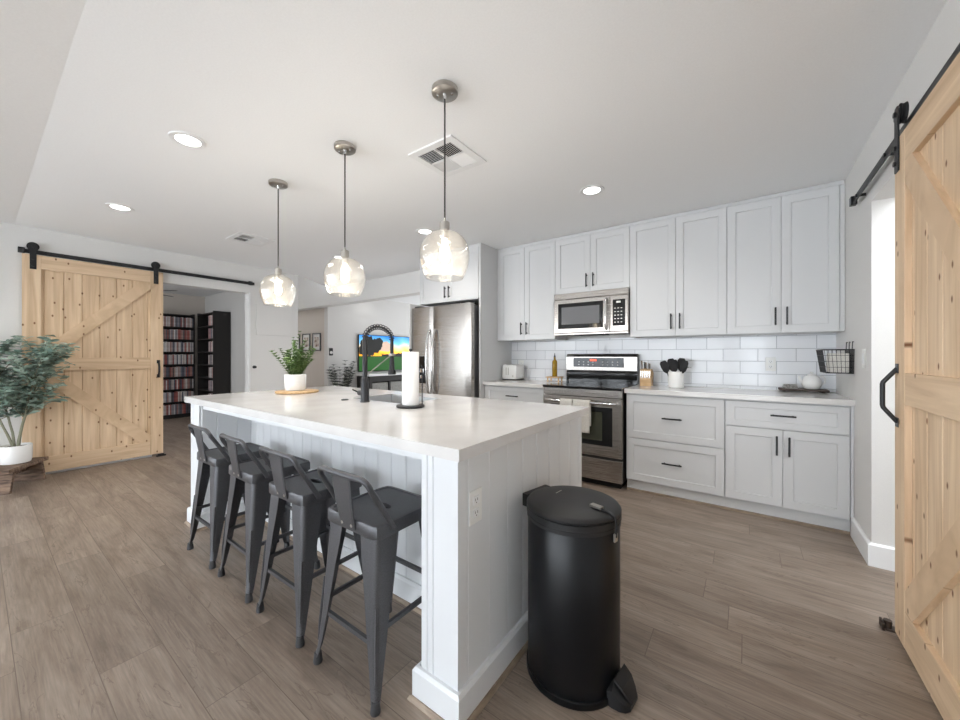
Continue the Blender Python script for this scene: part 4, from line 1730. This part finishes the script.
t = thing('wall_thermostat', (TX, 4.20, 1.25), 'small black thermostat beside the corner of the television wall', 'thermostat')
B(TX + .0005, TX + .012, 4.18, 4.26, 1.21, 1.36, .01).build('backplate', M['black'], t)
mb = MB()
mb.loft([[(TX + q, 4.22 + r_ * math.cos(2 * PI * i / 20), 1.27 + r_ * math.sin(2 * PI * i / 20)) for i in range(20)] for q, r_ in ((.012, .03), (.02, .03), (.022, .02))])
mb.build('dial', M['plastic'], t)


# ------------------------------------------------------------------ plants
def leaf(mb, p, d, ln, wd, nrm, bend=.15):
    d = d.normalized()
    s = d.cross(nrm)
    if s.length < 1e-3:
        s = d.cross(Vector((0, 1, .1)))
    s.normalize()
    nn = s.cross(d).normalized()
    pts = []
    prof = ((0, .02), (.18, .62), (.42, 1.0), (.7, .82), (.9, .4), (1, .02))
    bm = mb.bm
    rows = []
    for u, q in prof:
        c = p + d * ln * u - nn * bend * ln * u * u
        rows.append([bm.verts.new(c + s * wd / 2 * q + nn * wd * .12 * q), bm.verts.new(c), bm.verts.new(c - s * wd / 2 * q + nn * wd * .12 * q)])
    for a, b_ in zip(rows, rows[1:]):
        for k in range(2):
            f = bm.faces.new((a[k], a[k + 1], b_[k + 1], b_[k]))
            f.material_index = mb.mi


def curve_pts(p, d, ln, n, rnd, droop=0.0, wob=.06):
    pts = [p.copy()]
    dd = d.normalized()
    for i in range(n):
        dd = (dd + Vector((rnd.uniform(-wob, wob), rnd.uniform(-wob, wob), rnd.uniform(-wob, wob) - droop))).normalized()
        pts.append(pts[-1] + dd * ln / n)
    return pts


# island plant
px_, py_, pz_ = -2.93, 1.52, .914
tag(MB().lathe([(.150, pz_ + .0003), (.157, pz_ + .004), (.158, pz_ + .013), (.154, pz_ + .016), (.001, pz_ + .016)], (px_ + .03, py_), 48).build('round_tray', M['lightwood'], smooth=True),
    'round light wood tray under the island plant', 'tray')
z0 = pz_ + .0165
t = thing('potted_plant', (px_, py_, z0), 'leafy green plant in a white ceramic pot on the island', 'potted plant')
MB().lathe([(.060, z0), (.072, z0 + .004), (.077, z0 + .03), (.080, z0 + .125), (.077, z0 + .130), (.072, z0 + .125), (.070, z0 + .105), (.001, z0 + .105)], (px_, py_), 40).build('pot', M['white'], t, smooth=True)
MB().lathe([(.069, z0 + .106), (.069, z0 + .112), (.001, z0 + .116)], (px_, py_), 24).build('soil', M['soil'], t)
rnd = random.Random(21)
stems = MB()
lf = MB()
base_ = Vector((px_, py_, z0 + .11))
for i in range(30):
    a = rnd.uniform(0, 2 * PI)
    tilt = rnd.uniform(.05, .75)
    ln = rnd.uniform(.13, .25) if tilt > .4 else rnd.uniform(.16, .30)
    d = Vector((math.cos(a) * tilt, math.sin(a) * tilt, 1))
    pts = curve_pts(base_ + Vector((math.cos(a), math.sin(a), 0)) * .03, d, ln, 10, rnd, .02)
    stems.tube(pts, [.0022 - .0014 * k / 10 for k in range(11)], 5)
    for k in range(1, 11):
        p = pts[k]
        dd = (pts[k] - pts[k - 1]).normalized()
        for s_ in range(4):
            b_ = a + s_ * PI / 2 + k * .8
            o_ = Vector((math.cos(b_), math.sin(b_), .35))
            leaf(lf, p, o_ + dd * .5, rnd.uniform(.024, .038), rnd.uniform(.015, .022), Vector((0, 0, 1)))
for (dx, dy, ln, til) in ((.0, .02, .36, .05), (.03, .03, .31, .12), (.35, .15, .27, .55), (.8, .45, .26, 1.4), (-.5, -.3, .25, .8), (.7, -.1, .24, 1.0)):
    d = Vector((dx, dy, 1)) if til < .2 else Vector((dx, dy, 1)) 
    pts = curve_pts(base_, d, ln, 14, rnd, .01)
    stems.tube(pts, [.0024 - .0016 * k / 14 for k in range(15)], 5)
    for k in range(2, 15):
        dd = (pts[k] - pts[k - 1]).normalized()
        for s_ in range(4):
            b_ = s_ * PI / 2 + k * .9
            o_ = Vector((math.cos(b_), math.sin(b_), .3))
            leaf(lf, pts[k], o_ + dd * .4, .034 - .014 * k / 14, .017, Vector((0, 0, 1)))
stems.build('stem', M['stem'], t, smooth=True)
lf.build('foliage', M['leaf'], t, smooth=True, sharp=180)

# wooden step stool by the left wall and the tall plant on it
WX, WY = -5.445, .205
t = thing('wooden_step_stool', (0, 0, 0), 'weathered brown wooden step stool under the potted tree', 'step stool')
B(-.13, .13, -.235, .235, .182, .215, .004).build('top_board', M['oldwood'], t)
for s_ in (-1, 1):
    mb = MB()
    y1_, y0_ = s_ * .165, s_ * .205
    mb.loft([[(-.12, y0_ - .014, 0), (.12, y0_ - .014, 0), (.12, y0_ + .014, 0), (-.12, y0_ + .014, 0)],
             [(-.12, y1_ - .014, .1815), (.12, y1_ - .014, .1815), (.12, y1_ + .014, .1815), (-.12, y1_ + .014, .1815)]])
    mb.build('leg', M['oldwood'], t)
B(-.012, .012, -.165, .165, .11, .1815).build('stretcher', M['oldwood'], t)
t.location = (WX, WY, 0)
t.rotation_euler.z = math.radians(57)

px_, py_, z0 = -5.475, .235, .2155
t = thing('potted_tree', (px_, py_, z0), 'tall blue-green eucalyptus style plant in a white pot beside the barn door', 'potted plant')
MB().lathe([(.078, z0), (.092, z0 + .006), (.099, z0 + .04), (.101, z0 + .160), (.097, z0 + .167), (.091, z0 + .160), (.089, z0 + .14), (.001, z0 + .14)], (px_, py_), 44).build('pot', M['white'], t, smooth=True)
MB().lathe([(.088, z0 + .141), (.088, z0 + .148), (.001, z0 + .155)], (px_, py_), 28).build('soil', M['soil'], t)
rnd = random.Random(5)
stems = MB()
lf = MB()
c0 = Vector((px_, py_, z0 + .14))


def sprig(p, d, ln, n, r0, leaves, size):
    pts = curve_pts(p, d, ln, n, rnd, .0, .09)
    stems.tube(pts, [r0 * (1 - .75 * k / n) for k in range(n + 1)], 6)
    if leaves:
        for k in range(1, n + 1):
            dd = (pts[k] - pts[k - 1]).normalized()
            for s_ in range(3):
                a = rnd.uniform(0, 2 * PI)
                o_ = Vector((math.cos(a), math.sin(a), rnd.uniform(-.3, .5)))
                sz = size * rnd.uniform(.7, 1.15)
                leaf(lf, pts[k], o_ + dd * .4, sz, sz * .72, Vector((rnd.uniform(-.4, .4), rnd.uniform(-.4, .4), 1)), .25)
    return pts


for i in range(4):
    a = i * PI / 2 + .4
    d = Vector((math.cos(a) * .16 + .03, math.sin(a) * .16, 1))
    tr_ = sprig(c0 + Vector((math.cos(a), math.sin(a), 0)) * .018, d, .86, 12, .010, False, 0)
    for k in range(4, 13):
        for q in range(3):
            b_ = rnd.uniform(0, 2 * PI)
            up = rnd.uniform(.4, 1.8)
            ln = rnd.uniform(.16, .34) * (1.0 if k < 11 else .9)
            dv = Vector((math.cos(b_), math.sin(b_), up))
            end = tr_[k] + dv.normalized() * ln
            if end.x < -5.68:
                dv.x = abs(dv.x)
            sprig(tr_[k], dv, ln, 7, .004, True, .070)
for d, ln in ((Vector((.1, 1, .7)), .40), (Vector((.15, .9, 1.2)), .44), (Vector((.2, .9, .1)), .36), (Vector((.1, .2, 1)), .40)):
    sprig(tr_[8], d, ln, 12, .005, True, .055)
for mb_ in (stems, lf):
    for v in mb_.bm.verts:
        v.co.x = max(v.co.x, -5.700 + .004 * math.sin(v.co.y * 40))
stems.build('trunk', M['stem'], t, smooth=True)
lf.build('foliage', M['leafblue'], t, smooth=True, sharp=180)

# dark plant in the living room
bx_, by_ = -6.46, 4.25
t = thing('potted_plant', (bx_, by_, 0), 'dark leafy floor plant in front of the television wall', 'potted plant')
MB().lathe([(.11, 0), (.13, .01), (.15, .30), (.14, .305), (.13, .27), (.001, .27)], (bx_, by_), 30).build('pot', M['plastic'], t, smooth=True)
rnd = random.Random(8)
stems = MB()
lf = MB()
for i in range(20):
    a = rnd.uniform(0, 2 * PI)
    pts = curve_pts(Vector((bx_, by_, .27)), Vector((math.cos(a) * .2, math.sin(a) * .42, 1)), rnd.uniform(.6, .88), 12, rnd, .0)
    stems.tube(pts, [.005 - .003 * k / 12 for k in range(13)], 5)
    for k in range(5, 13):
        for s_ in range(3):
            b_ = rnd.uniform(0, 2 * PI)
            leaf(lf, pts[k], Vector((math.cos(b_), math.sin(b_), .4)), rnd.uniform(.06, .09), .055, Vector((0, 0, 1)))
for v in list(lf.bm.verts) + list(stems.bm.verts):
    v.co.x = max(v.co.x, -6.73)
stems.build('stem', M['stem'], t, smooth=True)
lf.build('foliage', M['leafdark'], t, smooth=True, sharp=180)

# ------------------------------------------------------------------ island fittings
# faucet
qx, qy, qz = -1.961, 1.463, .9142
t = thing('kitchen_faucet', (qx, qy, qz), 'black spring-neck kitchen faucet standing on the island', 'faucet')
MB().lathe([(.030, qz), (.030, qz + .004), (.026, qz + .008), (.0255, qz + .145), (.020, qz + .155), (.016, qz + .158), (.016, qz + .40), (.012, qz + .405)], (qx, qy), 28).build('column', M['black'], t, smooth=True)
mb = MB()
core = []
zt = qz + .40
for k in range(25):
    a = PI * k / 24
    core.append(Vector((qx, qy + .11 - .11 * math.cos(a), zt + .085 * math.sin(a))))
mb.tube(core, .006, 10)
hose = mb.build('hose', M['black'], t, smooth=True)
mb = MB()
turns = 17
pts = []
N_ = turns * 12
for k in range(N_ + 1):
    u = k / N_
    a = PI * u
    c = Vector((qx, qy + .11 - .11 * math.cos(a), zt + .085 * math.sin(a)))
    rad = Vector((0, -math.cos(a), math.sin(a) * .85)).normalized()
    b_ = 2 * PI * turns * u
    pts.append(c + rad * .017 * math.cos(b_) + Vector((1, 0, 0)) * .017 * math.sin(b_))
mb.tube(pts, .0034, 6)
mb.build('spring', M['black'], t, smooth=True)
mb = MB()
hy = qy + .22
mb.lathe([(.020, qz + .165), (.027, qz + .168), (.027, qz + .185), (.019, qz + .20), (.017, qz + .24), (.013, qz + .30), (.011, zt + .01)], (qx, hy), 20)
sh = mb.build('spray_head', M['black'], t, smooth=True)
mb = MB()
mb.tube([(qx, qy, qz + .16), (qx, qy + .12, qz + .24), (qx, hy - .005, qz + .30)], .0045, 8)
mb.lathe([(.020, qz + .292), (.022, qz + .296), (.022, qz + .306), (.018, qz + .31)], (qx, hy), 20, cap=False)
mb.build('holder_arm', M['nickel'], t, smooth=True)
mb = MB()
mb.tube([(qx - .02, qy, qz + .055), (qx - .058, qy, qz + .055)], .017, 14)
mb.tube([(qx - .05, qy, qz + .055), (qx - .064, qy - .01, qz + .062), (qx - .10, qy - .02, qz + .075)], .005, 8)
mb.build('lever', M['black'], t, smooth=True)
tag(MB().lathe([(.024, .9142), (.024, .918), (.016, .921), (.001, .9215)], (-2.157, 1.451), 24).build('disposal_button', M['black'], smooth=True),
    'small flat black button on the worktop left of the faucet', 'button')

# paper towel holder and roll
hx_, hy_ = -1.558, 1.475
t = thing('paper_towel_holder', (hx_, hy_, .914), 'black wire paper towel holder standing in front of the sink', 'paper towel holder')
MB().lathe([(.078, .9142), (.080, .917), (.080, .925), (.076, .928), (.001, .928)], (hx_, hy_), 40).build('base', M['black'], t, smooth=True)
MB().tube([(hx_, hy_, .928), (hx_, hy_, 1.238)], .005, 10).lathe([(.002, 1.25), (.010, 1.246), (.011, 1.240), (.005, 1.234)], (hx_, hy_), 14).build('rod', M['black'], t, smooth=True)
ux, uy = hx_ + .066 * math.cos(math.radians(38)), hy_ + .066 * math.sin(math.radians(38))
MB().tube([(ux, uy, .926), (ux, uy, 1.14), (ux - .004, uy - .004, 1.155)], .003, 8).build('tension_arm', M['black'], t, smooth=True)
mb = MB()
mb.lathe([(.020, .9285), (.0475, .9285), (.048, .931), (.048, 1.229), (.0475, 1.231), (.020, 1.231), (.020, .9285)], (hx_, hy_), 44, cap=False)
tag(mb.build('paper_towel_roll', M['paper'], smooth=True), 'full white paper towel roll upright on the black holder', 'paper towel')

# ------------------------------------------------------------------ things on the back worktop
zc = .9145
# toaster
t = thing('toaster', (-2.33, 3.88, zc), 'white two-slot toaster on the left end of the worktop', 'toaster')
B(-2.405, -2.205, 3.78, 3.995, zc + .008, zc + .185, .022, 4).build('body', M['plastic'], t, smooth=True)
B(-2.398, -2.212, 3.786, 3.989, zc, zc + .010).build('foot', M['dark'], t)
mb = MB()
mb.box(-2.365, -2.335, 3.81, 3.965, zc + .1835, zc + .1858)
mb.box(-2.275, -2.245, 3.81, 3.965, zc + .1835, zc + .1858)
mb.build('slot', M['dark'], t)
mb = MB()
mb.box(-2.345, -2.337, 3.777, 3.7805, zc + .06, zc + .15)
mb.box(-2.315, -2.307, 3.777, 3.7805, zc + .06, zc + .15)
mb.box(-2.252, -2.242, 3.776, 3.7805, zc + .035, zc + .06, .002, 1)
mb.build('control', M['nickel'], t)
(MB().tube([(-2.204, 3.92, zc + .05), (-2.17, 3.96, zc + .004), (-2.14, 4.0, zc + .05), (-2.15, 4.035, zc + .11), (-2.20, 4.04, zc + .15), (-2.285, 4.032, zc + .17)], .003, 8).build('power_cord', M['plastic'], t, smooth=True))
# riser and oil bottle
t = thing('wooden_riser', (-1.745, 3.86, zc), 'small wooden riser beside the range holding the oil bottle', 'riser')
B(-1.83, -1.668, 3.80, 3.93, zc + .045, zc + .057, .003).build('top_board', M['lightwood'], t)
for sx in (-1, 1):
    for sy in (-1, 1):
        MB().tube([(-1.748 + sx * .065, 3.865 + sy * .045, zc), (-1.748 + sx * .065, 3.865 + sy * .045, zc + .045)], .008, 10).build('leg', M['lightwood'], t)
z0 = zc + .0575
t = thing('oil_bottle', (-1.748, 3.865, z0), 'tall glass bottle of yellow olive oil with a black pourer', 'oil bottle')
MB().lathe([(.026, z0), (.029, z0 + .004), (.029, z0 + .165), (.025, z0 + .178), (.012, z0 + .190), (.011, z0 + .215), (.013, z0 + .22)], (-1.748, 3.865), 24).build('bottle', M['oil'], t, smooth=True)
MB().lathe([(.010, z0 + .2205), (.010, z0 + .235), (.005, z0 + .24), (.004, z0 + .262), (.001, z0 + .264)], (-1.748, 3.865), 14).build('pourer', M['black'], t, smooth=True)
# knife block
t = thing('knife_block', (-.76, 3.88, zc), 'light wood knife block full of steel-handled knives', 'knife block')
mb = MB()
mb.prism([(3.835, zc), (3.93, zc), (3.965, zc + .12), (3.89, zc + .165), (3.832, zc + .155)], -.835, -.735, 'x')
mb.build('block', M['lightwood'], t)
rnd = random.Random(4)
for i, (dx, dy, ln) in enumerate(((.015, .0, .10), (.05, .01, .085), (.085, .0, .07), (.03, .045, .10), (.07, .05, .09))):
    mb = MB()
    a = Vector((-.835 + dx, 3.862 + dy, zc + .148 - dy * .3))
    d = Vector((0, -.18, 1)).normalized()
    mb.tube([a, a + d * ln * .5, a + d * ln], [.007, .0085, .009], 8)
    k_ = mb.build('knife', M['chrome'], t, smooth=True)
for i in range(6):
    B(-.830 + i * .016, -.822 + i * .016, 3.8305, 3.8325, zc + .075, zc + .145, .001, 1).build('steak_knife', M['chrome'], t)
# utensil crock
kx, ky = -.515, 3.80
t = thing('utensil_crock', (kx, ky, zc), 'white ceramic crock holding black cooking utensils', 'utensil crock')
MB().lathe([(.062, zc), (.066, zc + .004), (.066, zc + .145), (.064, zc + .148), (.060, zc + .145), (.060, zc + .012), (.001, zc + .010)], (kx, ky), 40).build('crock', M['white'], t, smooth=True)
rnd = random.Random(12)
for i, (dx, dy, ty_, hw, lb) in enumerate(((-.040, -.012, -.088, .034, 'wide black slotted turner leaning left in the white crock'), (-.022, .024, -.045, .034, 'black spatula at the back left of the white crock'),
                                    (-.004, -.022, -.010, .032, 'black spoon at the front centre of the white crock'), (.016, .024, .034, .034, 'black turner at the back right of the white crock'),
                                    (.032, -.018, .066, .030, 'black ladle-like spoon leaning right in the white crock'))):
    bot = Vector((kx + dx * .7, ky + dy * 1.4, zc + .016))
    top = Vector((kx + ty_, ky + dy * 2.2, zc + (.185, .205, .195, .210, .190)[i]))
    t2 = thing('cooking_utensil', tuple(bot), lb, 'utensil', 'black utensils in the crock')
    MB().tube([bot, top], .004, 8).build('shaft', M['black'], t2, smooth=True)
    d = (top - bot).normalized()
    s = d.cross(Vector((0, 1, 0))).normalized()
    mb = MB()
    hl = .095
    rings = []
    f_ = s.cross(d).normalized()
    for u, q in ((-.25, .3), (0, .8), (.4, 1), (.8, .95), (1, .6)):
        c = top + d * hl * (u - .35)
        rings.append([tuple(c + s * hw * q + f_ * .004), tuple(c + f_ * -.006), tuple(c - s * hw * q + f_ * .004), tuple(c - s * hw * q + f_ * .009), tuple(c + f_ * .001), tuple(c + s * hw * q + f_ * .009)])
    mb.loft(rings)
    mb.build('head', M['rubber'], t2, smooth=True)
t2 = thing('measuring_spoon', (kx + .06, ky, zc + .15), 'shiny steel spoon handles poking right out of the crock', 'utensil')
MB().tube([(kx + .03, ky, zc + .02), (kx + .054, ky - .01, zc + .165), (kx + .10, ky - .015, zc + .19), (kx + .125, ky - .015, zc + .185)], .0045, 8).build('shaft', M['chrome'], t2, smooth=True)

# serving board with cloth and teapot
t = thing('serving_board', (.38, 3.96, zc), 'dark wood serving board under the teapot', 'serving board')
B(.228, .535, 3.90, 4.025, zc + .006, zc + .024, .005).build('board', M['darkwood'], t)
for x in (.26, .50):
    B(x - .01, x + .01, 3.91, 4.015, zc, zc + .006).build('foot', M['darkwood'], t)
zb = zc + .0245
mb = MB()
for k in range(4):
    mb.box(.250 + k * .003, .350 - k * .002, 3.915 + k * .002, 3.985 - k * .002, zb + k * .0085, zb + k * .0085 + .008, .0035, 3)
tag(mb.build('folded_cloth', M['fabric'], smooth=True), 'small grey folded cloth lying on the serving board', 'cloth')
tx, ty = .435, 3.962
t = thing('teapot', (tx, ty, zb), 'round white ceramic teapot on the dark serving board', 'teapot')
MB().lathe([(.036, zb), (.048, zb + .006), (.061, zb + .034), (.063, zb + .058), (.057, zb + .082), (.044, zb + .102), (.030, zb + .112), (.001, zb + .113)], (tx, ty), 36).build('body', M['white'], t, smooth=True)
MB().lathe([(.029, zb + .1135), (.024, zb + .119), (.008, zb + .121), (.008, zb + .127), (.012, zb + .132), (.008, zb + .138), (.001, zb + .139)], (tx, ty), 24).build('lid', M['white'], t, smooth=True)
MB().tube([(tx - .045, ty - .012, zb + .050), (tx - .070, ty - .02, zb + .065), (tx - .078, ty - .022, zb + .105)], [.014, .010, .007], 12).build('spout', M['white'], t, smooth=True)
MB().tube([(tx + .05, ty, zb + .035), (tx + .078, ty, zb + .05), (tx + .082, ty, zb + .085), (tx + .065, ty, zb + .105), (tx + .034, ty, zb + .092)], .006, 10).build('handle', M['white'], t, smooth=True)

# wire basket on the right wall
t = thing('wire_basket', (.52, 3.47, 1.10), 'black wire basket hung on the right wall above the worktop', 'basket')
ya, yb_, xa, xb = 3.40, 3.68, .430, .584
zt, zb2 = 1.250, 1.090
mb = MB()


def lerp(a, b_, u):
    return a + (b_ - a) * u


def ringz(u):
    i_ = .020 * (1 - u)
    z = lerp(zb2, zt, u)
    return [(xa + i_, ya + i_, z), (xb, ya + i_, z), (xb, yb_ - i_, z), (xa + i_, yb_ - i_, z)]


for u, r_ in ((0, .0022), (.25, .0013), (.5, .0013), (.75, .0013), (1, .0032)):
    rg = ringz(u)
    for i in range(4):
        mb.tube([rg[i], rg[(i + 1) % 4]], r_, 5)
r0, r1 = ringz(0), ringz(1)
for i in range(4):
    k = 15 if i in (1, 3) else 7
    for j in range(k + 1):
        u = j / k
        a = [lerp(r0[i][q], r0[(i + 1) % 4][q], u) for q in range(3)]
        b_ = [lerp(r1[i][q], r1[(i + 1) % 4][q], u) for q in range(3)]
        mb.tube([a, b_], .0013, 5)
for j in range(8):
    y = lerp(r0[0][1], r0[3][1], j / 7)
    mb.tube([(r0[0][0], y, zb2), (xb, y, zb2)], .0013, 5)
mb.build('wire_body', M['black'], t)
mb = MB()
for y in (3.44, 3.53, 3.62):
    mb.tube([(XR - .003, y, zt + .05), (XR - .010, y, zt + .055), (XR - .012, y, zt), (xb, y, zt)], .0028, 6)
mb.build('hook', M['black'], t)
mb = MB()
mb.box(.475, .57, 3.46, 3.60, 1.094, 1.225, .004)
tag(mb.build('napkin_stack', M['towel'], smooth=True), 'pale striped cloths folded inside the wire basket', 'cloth')

# light switch on the right wall
t = thing('light_switch', (XR, 3.19, 1.19), 'white light switch on the right wall near the doorway', 'light switch')
B(XR - .006, XR - .0005, 3.155, 3.225, 1.135, 1.25, .002, 1).build('cover_plate', M['plastic'], t)
B(XR - .010, XR - .006, 3.173, 3.207, 1.16, 1.225, .002, 1).build('rocker', M['trim'], t)
